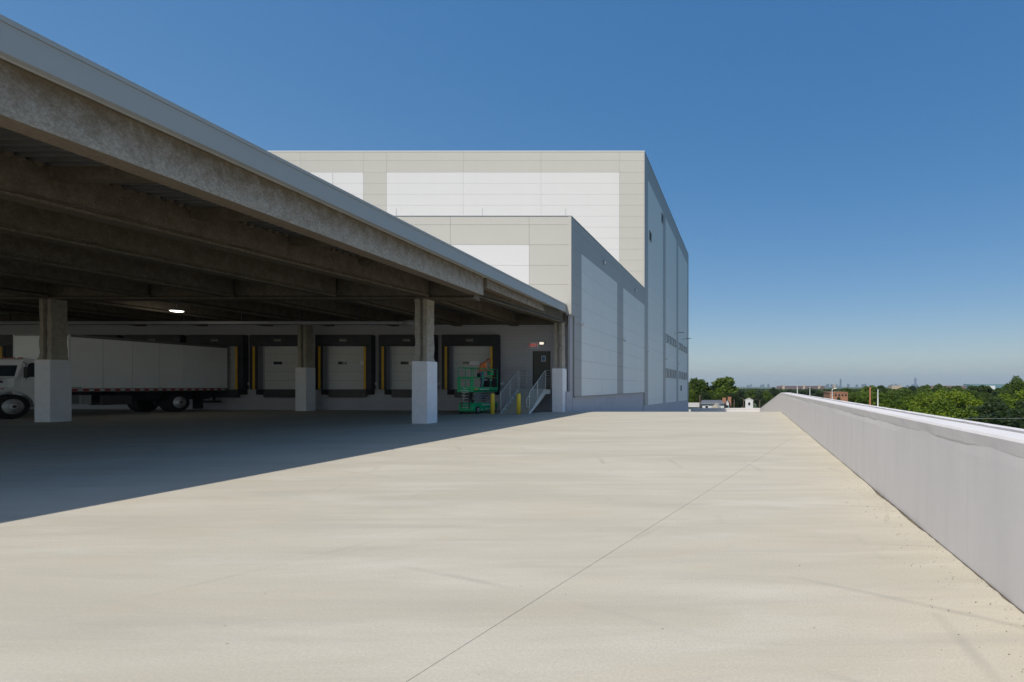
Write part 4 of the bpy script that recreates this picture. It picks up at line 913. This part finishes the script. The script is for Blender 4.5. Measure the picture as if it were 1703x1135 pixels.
q = MB(); q.tube([(TX0 + 0.3, 26.3, tz + 0.51), (TX1 - 0.4, 26.3, tz + 0.51)], 0.09, 10); q.lathe([(0.05, -0.2), (0.22, -0.1), (0.24, 0.1), (0.05, 0.2)], ((TX0 + TX1) / 2, 26.3, tz + 0.51), 'x', 14); q.build('rear_axle', 'under', tk)
CX1, CX0 = -30.95, -32.9; yw = 20.36
wheel(-30.80, yw, 0.52, 0.27, 1); wheel(-33.05, yw, 0.52, 0.27, -1)
q = MB(); q.tube([(-33.0, yw, tz + 0.5), (-30.9, yw, tz + 0.5)], 0.06, 8); q.build('front_axle', 'under', tk)
# cab
q = MB(); q.prism([(20.45, 1.05), (21.82, 1.05), (21.82, 2.55), (21.75, 2.62), (20.85, 2.66), (20.74, 2.60), (20.56, 1.85), (20.45, 1.78)], 'x', CX0, CX1); cab = q.build('cab', 'truck', tk, bevel=0.03)
q = MB(); q.add([(CX0 + 0.12, 20.555, 1.88), (CX1 - 0.10, 20.555, 1.88), (CX1 - 0.16, 20.725, 2.52), (CX0 + 0.18, 20.725, 2.52), (CX0 + 0.12, 20.60, 1.88), (CX1 - 0.10, 20.60, 1.88), (CX1 - 0.16, 20.77, 2.52), (CX0 + 0.18, 20.77, 2.52)], [(0, 1, 2, 3), (7, 6, 5, 4), (0, 4, 5, 1), (1, 5, 6, 2), (2, 6, 7, 3), (3, 7, 4, 0)]); q.build('windscreen', 'glass', cab)
q = MB(); q.prism([(20.82, 1.86), (21.52, 1.86), (21.52, 2.48), (20.98, 2.48), (20.88, 2.40)], 'x', CX1 - 0.02, CX1 + 0.008); q.build('side_window', 'glass', cab)
q = MB(); q.prism([(20.72, 1.12), (21.58, 1.12), (21.58, 1.80), (20.72, 1.80)], 'x', CX1 - 0.01, CX1 + 0.012); d_ = q.build('door', 'truck', cab)
q = MB(); q.box(CX1 + 0.012, CX1 + 0.04, 21.35, 21.5, 1.66, 1.70); q.build('door_handle', 'under', cab)
q = MB(); q.tube([(CX1, 20.75, 2.5), (CX1 + 0.22, 20.68, 2.45), (CX1 + 0.22, 20.68, 1.75)], 0.014, 6); q.box(CX1 + 0.14, CX1 + 0.30, 20.66, 20.72, 1.82, 2.28); q.build('mirror', 'under', cab)
# bonnet with fender arch
q = MB()
hood = [(19.05, 1.00), (19.0, 1.35), (19.12, 1.52), (19.6, 1.66), (20.54, 1.80)]
wA, wB = 0.0, 0.0
for (x0, x1) in ((CX0 + 0.06, CX1 - 0.06),):
    q.prism(hood + [(20.54, 1.05)], 'x', x0 + 0.18, x1 - 0.18)
bon = q.build('bonnet', 'truck', tk, bevel=0.06)
arch = []
for k in range(0, 13):
    a = math.pi * (1 - k / 12) ; arch.append((yw + math.cos(a) * 0.66, tz + 0.50 + math.sin(a) * 0.66))
for x0, x1 in ((CX1 - 0.45, CX1 + 0.10), (CX0 - 0.10, CX0 + 0.45)):
    q = MB(); top = [(yw + 0.80, tz + 0.45), (yw + 0.80, tz + 0.85), (yw + 0.55, 1.30), (yw + 0.1, 1.42), (yw - 0.6, 1.40), (yw - 1.1, 1.30), (yw - 1.25, 1.0), (yw - 1.25, 0.70), (yw - 0.70, 0.62)]
    q.prism([p for p in arch] + top[0:], 'x', x0, x1); q.build('fender', 'truck', bon, bevel=0.02)
q = MB(); q.prism([(19.72, 1.52), (20.30, 1.60), (20.33, 1.66), (20.25, 1.70), (19.85, 1.64)], 'x', CX1 - 0.25, CX1 - 0.225 + 0.02); q.build('bonnet_vent', 'under', bon)
q = MB(); q.box(CX0 + 0.45, CX1 - 0.45, 18.93, 18.99, 0.95, 1.4); q.build('grille', 'under', bon)
q = MB(); q.box(CX1 + 0.10, CX1 + 0.115, 20.05, 20.13, 1.33, 1.37); q.build('marker_light', 'red', bon)
q = MB(); q.box(CX0 - 0.05, CX1 + 0.05, 18.80, 18.98, 0.55, 0.90); q.build('bumper', 'rim', tk, bevel=0.03)
for x in (CX0 + 0.05, CX1 - 0.30): q = MB(); q.box(x, x + 0.28, 18.98, 19.04, 1.02, 1.22); q.build('headlight', 'white', bon)
for i in range(5):
    q = MB(); q.box(CX0 + 0.25 + i * 0.33, CX0 + 0.37 + i * 0.33, 20.84, 20.92, 2.655, 2.70); q.build('roof_marker', 'red', cab)

# ------------------------------------------------------------------ trees
def crown_mesh(name, m, seed, nleaf, ls, hgt=10.0, rad=4.2, lobes=14, low=0.10):
    r = np.random.default_rng(seed)
    lc = []; k = 0
    while len(lc) < lobes:
        p = r.uniform(-1, 1, 3)
        if np.linalg.norm(p) < 0.85 and np.linalg.norm(p) > 0.25: lc.append(p)
    lc = np.array(lc); lr = r.uniform(0.20, 0.40, lobes)
    w = lr ** 2 / (lr ** 2).sum(); idx = r.choice(lobes, nleaf, p=w)
    d = r.normal(size=(nleaf, 3)); d /= np.linalg.norm(d, axis=1)[:, None]
    rr = r.uniform(0.55, 1.08, nleaf) ** 0.6
    # small twig clumps break the lobe surface
    cl = np.sin(d[:, 0] * 7 + idx) * np.sin(d[:, 1] * 6 + idx * 2) * np.sin(d[:, 2] * 8 + idx * 3); rr = rr * (1 + 0.34 * cl)
    c = lc[idx] + d * (lr[idx] * rr)[:, None]
    zc = hgt * (low + (1 - low) / 2); zr = hgt * (1 - low) / 2
    c = c * np.array([rad, rad, zr]) / 1.12 + np.array([0, 0, zc])
    nrm = d * 0.5 + r.normal(size=(nleaf, 3)) * 0.55 + np.array([0, 0, 0.35]); nrm /= np.linalg.norm(nrm, axis=1)[:, None]
    t = np.cross(nrm, r.normal(size=(nleaf, 3))); t /= np.linalg.norm(t, axis=1)[:, None]; b = np.cross(nrm, t)
    s = (ls * r.uniform(0.6, 1.3, nleaf))[:, None]
    v = np.stack([c + t * s, c + b * s * 0.6, c - t * s, c - b * s * 0.6], 1).reshape(-1, 3)
    me = bpy.data.meshes.new(name); me.vertices.add(nleaf * 4); me.vertices.foreach_set('co', v.ravel())
    me.loops.add(nleaf * 4); me.loops.foreach_set('vertex_index', np.arange(nleaf * 4)); me.polygons.add(nleaf)
    me.polygons.foreach_set('loop_start', np.arange(nleaf) * 4); me.materials.append(M[m]); me.update(calc_edges=True); me.validate()
    return me
def trunk_mesh(seed, hgt=10.0):
    r = random.Random(seed); q = MB(); q.tube([(0, 0, 0), (0.05, 0.03, hgt * 0.2), (-0.05, 0.1, hgt * 0.42), (0.1, 0, hgt * 0.7)], [0.30, 0.24, 0.18, 0.07], 8)
    for i in range(6):
        a = i * 1.05 + r.random(); z = hgt * r.uniform(0.25, 0.5); L = r.uniform(1.6, 2.8)
        q.tube([(0, 0, z), (math.cos(a) * L * 0.5, math.sin(a) * L * 0.5, z + L * 0.5), (math.cos(a) * L, math.sin(a) * L, z + L * 0.8 + 0.5)], [0.13, 0.08, 0.03], 6)
    o = q.build('trunk', 'bark'); me = o.data; bpy.data.objects.remove(o); return me
CR = {}
for m, tagc in (('leaf_bright', 'b'), ('leaf_mid', 'm'), ('leaf_dark', 'd')):
    for k in range(3): CR[tagc, k] = crown_mesh('crown', m, 100 + k + ord(tagc), 17000, 0.19, lobes=26 + 3 * k)
    for k in range(2): CR[tagc + 'f', k] = crown_mesh('crown', m, 300 + k + ord(tagc), 5000, 0.42, lobes=22 + 2 * k)
TRK = [trunk_mesh(s) for s in range(3)]
def tree(u, vtop, Y, rpx, kind, label, group, name='leafy_tree'):
    rad = rpx / F * Y; zt = Z(vtop, Y); h = zt - GZ; x = P(u, Y)
    t = thing(name, label, 'tree', (x, Y, GZ), group)
    k = random.randrange(3 if len(kind) == 1 else 2)
    c = bpy.data.objects.new('crown', CR[kind, k]); COL.objects.link(c); c.parent = t; c.scale = (rad / 4.0, rad / 4.0, h / 9.7); c.rotation_euler = (0, 0, random.uniform(0, 6.28))
    s = bpy.data.objects.new('trunk', random.choice(TRK)); COL.objects.link(s); s.parent = t; s.scale = (max(0.6, rad / 4.5), max(0.6, rad / 4.5), h / 10); return t
GR = 'leafy trees packed beyond the parapet'
rows_ = [(45, 1600, 1800, 78, 682, 6, 74, 'b', 'bright green tree crown in the wood just beyond the parapet'),
         (62, 1490, 1800, 56, 664, 5, 52, 'b', 'bright green tree crown in the wood just beyond the parapet'),
         (88, 1455, 1790, 42, 652, 4, 40, 'b', 'bright green tree crown in the wood just beyond the parapet'),
         (130, 1425, 1780, 30, 649, 3, 29, 'm', 'mid green tree crown in the second rank of the wood'),
         (190, 1400, 1760, 24, 645, 3, 21, 'mf', 'mid green tree crown in the second rank of the wood'),
         (280, 1250, 1760, 19, 648, 2.5, 16, 'df', 'dark green tree crown far back in the wood')]
for (Y, ua, ub, du, v, jit, rp, kd, lab) in rows_:
    u = ua
    while u < ub:
        kk = kd; lb = lab
        if u + 0 > 1640 and Y < 80: kk = 'd' ; lb = 'dark tree crown at the right edge just beyond the parapet'
        tree(u + random.uniform(-du, du) * 0.2, v + random.uniform(-jit, jit), Y * random.uniform(0.94, 1.07), rp * random.uniform(0.9, 1.15), kk, lb, GR)
        u += du
tree(1684, 634, 150, 26, 'm', 'tree with a rounded top just left of the tall tree at the far right edge', None)
tree(1706, 622, 120, 26, 'm', 'tall tree rising above the others at the far right edge', None)
tree(1462, 637, 330, 11, 'df', 'dark rounded tree standing above the wood near the wooden pole', None)
tree(1514, 638, 330, 12, 'df', 'dark broad tree on the skyline right of the wooden pole', None)
tree(1566, 637.5, 260, 13, 'mf', 'thin topped tree on the skyline near the middle of the wood', None)
for (u, v, Y, r, k) in ((1536, 639, 330, 13, 'mf'), (1590, 641, 330, 14, 'mf'), (1618, 642, 330, 14, 'mf'), (1490, 645, 330, 12, 'df'), (1440, 648, 330, 11, 'df'), (1650, 647, 280, 18, 'mf'), (1683, 640, 200, 20, 'mf'), (1420, 652, 300, 14, 'df')):
    tree(u, v, Y, r, k, 'green tree on the far rim of the wood', GR)
# left group beyond the end wall
for (u, v, r, k, lab) in ((1160, 627, 17, 'm', 'tall tree right beside the edge of the tall building'), (1205, 629, 19, 'm', 'tallest broad tree in the group behind the white house'),
                          (1189, 633, 17, 'd', 'darker tree between the two tallest by the building'), (1226, 640, 13, 'd', 'smaller dark tree at the right end of the group behind the white house'), (1176, 640, 15, 'm', 'low tree tucked between the tall ones near the building')):
    tree(u, v, 165, r * 1.45, 'mf' if k == 'm' else 'df', lab, None)
for (u, v, Y, r, k) in ((1145, 645, 150, 16, 'm'), (1170, 652, 150, 15, 'd'), (1196, 650, 152, 16, 'm'), (1218, 652, 152, 14, 'd'), (1236, 651, 190, 13, 'm'), (1252, 650, 230, 14, 'mf'), (1264, 655, 190, 12, 'd'), (1276, 650, 230, 12, 'm'), (1289, 644, 260, 10, 'df'), (1270, 662, 150, 12, 'd'), (1300, 650, 260, 12, 'df'), (1345, 645, 420, 9, 'df'), (1352, 647, 420, 9, 'df'), (1366, 652, 300, 12, 'mf'), (1393, 661, 118, 9, 'd'), (1318, 655, 240, 12, 'mf')):
    tree(u, v, Y, r, k, 'green tree in the low belt beyond the ramp wall', 'trees beyond the ramp wall')

# far woodland that reads as one mass
def woodland():
    n = 52000; r = np.random.default_rng(5)
    Y = 380 * np.exp(r.uniform(0, 1, 1500) * 1.5); uu = r.uniform(1140, 1720, 1500); X = (uu - U0) / F * Y
    hh = np.clip(9.3 - 5.5 * Y / 804 + r.uniform(-0.8, 0.8, 1500), 1.5, 9); rr = r.uniform(4, 8, 1500)
    i = r.integers(0, 1500, n); d = r.normal(size=(n, 3)); d /= np.linalg.norm(d, axis=1)[:, None]; d[:, 2] = np.abs(d[:, 2])
    c = np.stack([X[i] + d[:, 0] * rr[i], Y[i] + d[:, 1] * rr[i], GZ + 1 + d[:, 2] * (hh[i] - 1)], 1)
    nrm = d + r.normal(size=(n, 3)) * 0.4; nrm /= np.linalg.norm(nrm, axis=1)[:, None]
    t = np.cross(nrm, r.normal(size=(n, 3))); t /= np.linalg.norm(t, axis=1)[:, None]; b = np.cross(nrm, t); s = (1.1 + Y[i] / 1800)[:, None] * r.uniform(0.6, 1.2, n)[:, None]
    v = np.stack([c + t * s, c + b * s, c - t * s, c - b * s], 1).reshape(-1, 3)
    me = bpy.data.meshes.new('woodland'); me.vertices.add(n * 4); me.vertices.foreach_set('co', v.ravel()); me.loops.add(n * 4); me.loops.foreach_set('vertex_index', np.arange(n * 4))
    me.polygons.add(n); me.polygons.foreach_set('loop_start', np.arange(n) * 4); me.materials.append(M['leaf_dark']); me.update(calc_edges=True)
    o = bpy.data.objects.new('woodland', me); COL.objects.link(o); tag(o, 'far band of trees reading as one green mass along the horizon', 'woodland', kind='stuff')
woodland()

# ------------------------------------------------------------------ houses, far buildings, poles
def house(u0, u1, vt, Y, label, wall='house_white', roof='shingle', depth=9, ridge='x', eave=2.6, chim=None):
    xa_, xb_ = P(u0, Y), P(u1, Y); zt = Z(vt, Y); cx = (xa_ + xb_) / 2; ze = zt - eave * 0.8
    h = thing('house', label, 'house', (cx, Y, GZ))
    q = MB(); q.box(xa_ + 0.3, xb_ - 0.3, Y, Y + depth, GZ, ze); q.build('wall', wall, h)
    q = MB()
    if ridge == 'x':
        q.prism([(Y - 0.4, ze - 0.1), (Y + depth + 0.4, ze - 0.1), (Y + depth / 2, zt)], 'x', xa_, xb_)
    else: q.prism([(xa_, ze - 0.1), (xb_, ze - 0.1), (cx, zt)], 'y', Y + 0.05, Y + depth + 0.4)
    rf = q.build('roof', roof, h)
    if ridge == 'y': q = MB(); q.prism([(xa_ + 0.5, ze - 0.05), (xb_ - 0.5, ze - 0.05), (cx, zt - 0.25)], 'y', Y - 0.02, Y + 0.04); q.build('gable', wall, h)
    n = max(1, int((xb_ - xa_) / 2.6))
    for i in range(n):
        x = xa_ + (i + 0.5) * (xb_ - xa_) / n
        for z in ([ze - 1.6] if ze - GZ < 4 else [ze - 1.6, ze - 4.2]):
            if z < GZ + 0.5: continue
            q = MB(); q.box(x - 0.4, x + 0.4, Y - 0.06, Y, z, z + 1.0); w = q.build('window', 'white', h)
            q = MB(); q.box(x - 0.33, x + 0.33, Y - 0.08, Y - 0.061, z + 0.08, z + 0.92); q.build('pane', 'glass', w)
    if chim:
        for c in chim: q = MB(); x = P(c, Y); q.box(x - 0.45, x + 0.45, Y + 1.2, Y + 2.1, ze - 1, zt + 0.7); q.build('chimney', 'brick', h)
    return h
house(1120, 1163, 671, 118, 'white bungalow with a pale roof just past the tall building corner', 'house_white', 'shingle_pale', eave=1.0)
house(1165, 1206, 666.5, 124, 'white house with a dark roof and brick chimneys beyond the end wall', 'house_white', 'shingle', eave=0.85, chim=(1204,))
house(1182, 1197, 671, 112, 'cream gabled house front with a pale roof before the white house', 'house_cream', 'shingle_pale', depth=6, ridge='y', eave=1.2)
house(1205, 1214, 665, 128, 'narrow white house end beside the brick chimneys', 'house_white', 'shingle', depth=6, ridge='y', eave=1.0, chim=(1213,))
house(1238, 1254, 662.5, 150, 'tall narrow white house standing alone among the trees', 'house_white', 'shingle_pale', depth=7, ridge='y', eave=0.8)

def slab_building(name, label, u0, u1, vt, Y, m, depth=20, extra=None):
    xa_, xb_ = P(u0, Y), P(u1, Y); b = thing(name, label, 'building', ((xa_ + xb_) / 2, Y, GZ))
    q = MB(); q.box(xa_, xb_, Y, Y + depth, GZ, Z(vt, Y)); q.build('wall', m, b)
    q = MB(); q.box(xa_ - 0.1, xb_ + 0.1, Y - 0.1, Y + depth + 0.1, Z(vt, Y), Z(vt, Y) + 0.16); q.build('roof', 'roof' if not extra else extra, b); return b
b = slab_building('brick_building', 'orange brick building with a flat roof among the trees left of the poles', 1380, 1410, 653.5, 130, 'brick', 10, 'brick')
for k in range(5):
    x = P(1383 + 5.5 * k, 130); q = MB(); q.box(x, x + 0.5, 129.93, 130.0, Z(659, 130), Z(656, 130)); q.build('window', 'glass', b)
b = slab_building('apartment_row', 'long hazy brick apartment row with three tan stair towers on the horizon', 1293, 1372, 642.3, 1250, 'far_brick', 25, 'far_brick')
for u in (1303, 1337, 1362):
    x = P(u, 1250); q = MB(); q.box(x - 3, x + 3, 1246, 1249.9, GZ, Z(641.2, 1250)); q.build('stair_tower', 'tan', b)
for k in range(26):
    x = P(1295 + 3 * k, 1250)
    for z in (Z(644, 1250), Z(646, 1250)):
        q = MB(); q.box(x, x + 1.9, 1249.7, 1249.98, z, z + 1.6); q.build('window', 'under', b)
b = slab_building('glass_hall', 'long low teal glass hall beyond the wood at the right', 1612, 1677, 639.3, 1100, 'teal', 30, 'teal')
q = MB(); q.box(P(1630, 1098), P(1655, 1098), 1098, 1099.9, GZ, Z(642, 1098)); q.build('white_annex', 'white', b)
slab_building('flat_building', 'flat brown building on the skyline left of the dark broad tree', 1483, 1500, 641.5, 800, 'tan', 20)
slab_building('flat_building', 'flat pale roofed building on the skyline behind the middle of the wood', 1538, 1606, 641.8, 800, 'far_brick', 20, 'roof')
b = slab_building('tan_tower', 'small tan tower block right of the brick apartment row', 1386, 1389.5, 640, 1600, 'tan', 20, 'tan')
# the city far away
ct = 'far hazy city block low on the horizon'
r = random.Random(11)
def tower(u0, u1, vt, Y, label, group=None, spire=None):
    xa_, xb_ = P(u0, Y), P(u1, Y); t = thing('city_tower', label, 'tower', ((xa_ + xb_) / 2, Y, GZ), group); zt = Z(vt, Y); w = xb_ - xa_
    q = MB(); q.box(xa_, xb_, Y, Y + w, GZ, zt - (zt - GZ) * 0.12); q.build('shaft', 'far_blue', t)
    q = MB(); q.box(xa_ + w * 0.15, xb_ - w * 0.15, Y + w * 0.15, Y + w * 0.85, zt - (zt - GZ) * 0.12, zt); q.build('crown_block', 'far_blue', t)
    if spire: q = MB(); q.tube([((xa_ + xb_) / 2, Y + w / 2, zt), ((xa_ + xb_) / 2, Y + w / 2, Z(spire, Y))], [w * 0.06, w * 0.01], 6); q.build('spire', 'far_blue', t)
tower(1397, 1399.6, 630.5, 4200, 'tallest hazy city tower right of the brick apartment row', spire=626)
tower(1521.5, 1524.5, 628.5, 6500, 'faint tall tower standing alone above the wood', spire=627)
for i in range(34):
    u = r.uniform(1236, 1300) if i < 10 else (r.uniform(1368, 1440) if i < 28 else r.uniform(1480, 1530)); w = r.uniform(1.5, 4)
    tower(u, u + w, r.uniform(638.5, 642.0), r.uniform(4000, 5500), ct, 'city blocks on the horizon')

def pole(u, v0, Y, rad, m, label, arm=0, name='street_pole'):
    x = P(u, Y); t = thing(name, label, 'pole', (x, Y, GZ)); q = MB(); q.tube([(x, Y, GZ), (x, Y, Z(v0, Y))], [rad * 1.15, rad * 0.85], 8); q.build('shaft', m, t, smooth=True)
    if arm: q = MB(); q.tube([(x, Y, Z(v0, Y)), (x + arm, Y, Z(v0, Y) + 0.25)], 0.05, 6); q.build('arm', m, t)
    return t
pole(1447, 644, 60, 0.12, 'wood_pole', 'rust brown wooden pole rising behind the parapet')
pole(1460, 648, 50, 0.085, 'galv', 'pale grey metal pole just right of the wooden pole')
pole(1384, 648, 90, 0.10, 'galv', 'white lamp pole in front of the brick building', 0.9)
pole(1347, 643.5, 120, 0.10, 'galv', 'thin pale pole between the apartment row and the brick building')
pole(1326, 641, 120, 0.11, 'galv', 'thin pale pole in front of the brick apartment row')
pole(1164, 657, 110, 0.13, 'bark', 'dark utility pole beside the white bungalow')
pole(1221, 665, 120, 0.12, 'bark', 'utility pole right of the brick chimneys')
pole(1236.5, 664, 120, 0.12, 'bark', 'utility pole left of the narrow white house', -0.8)
pole(1263.5, 666, 120, 0.12, 'bark', 'utility pole right of the narrow white house', -1.2)
w_ = thing('overhead_wire', 'thin overhead wire crossing in front of the trees at the right edge', 'wire', (P(1660, 38), 38, Z(696, 38)))
q = MB(); q.tube([(P(1600, 38), 38.5, Z(697, 38)), (P(1660, 38), 38, Z(696.5, 38)), (P(1760, 38), 37, Z(694, 38))], 0.010, 5); q.build('cable', 'pvc', w_)

# ------------------------------------------------------------------ haze
hz = MB(); hz.box(-9500, 9500, -700, 12500, GZ - 1, 260); hzo = hz.build('haze', 'white')
hm = bpy.data.materials.new('haze_air'); hm.use_nodes = True; nt = hm.node_tree; nt.nodes.clear()
out = nt.nodes.new('ShaderNodeOutputMaterial'); pv = nt.nodes.new('ShaderNodeVolumePrincipled')
pv.inputs['Color'].default_value = (0.66, 0.82, 0.95, 1); pv.inputs['Density'].default_value = 0.00010; pv.inputs['Anisotropy'].default_value = 0.0
nt.links.new(pv.outputs[0], out.inputs['Volume']); hzo.data.materials[0] = hm; tag(hzo, kind='stuff', label='thin pale blue haze in the air', cat='haze')
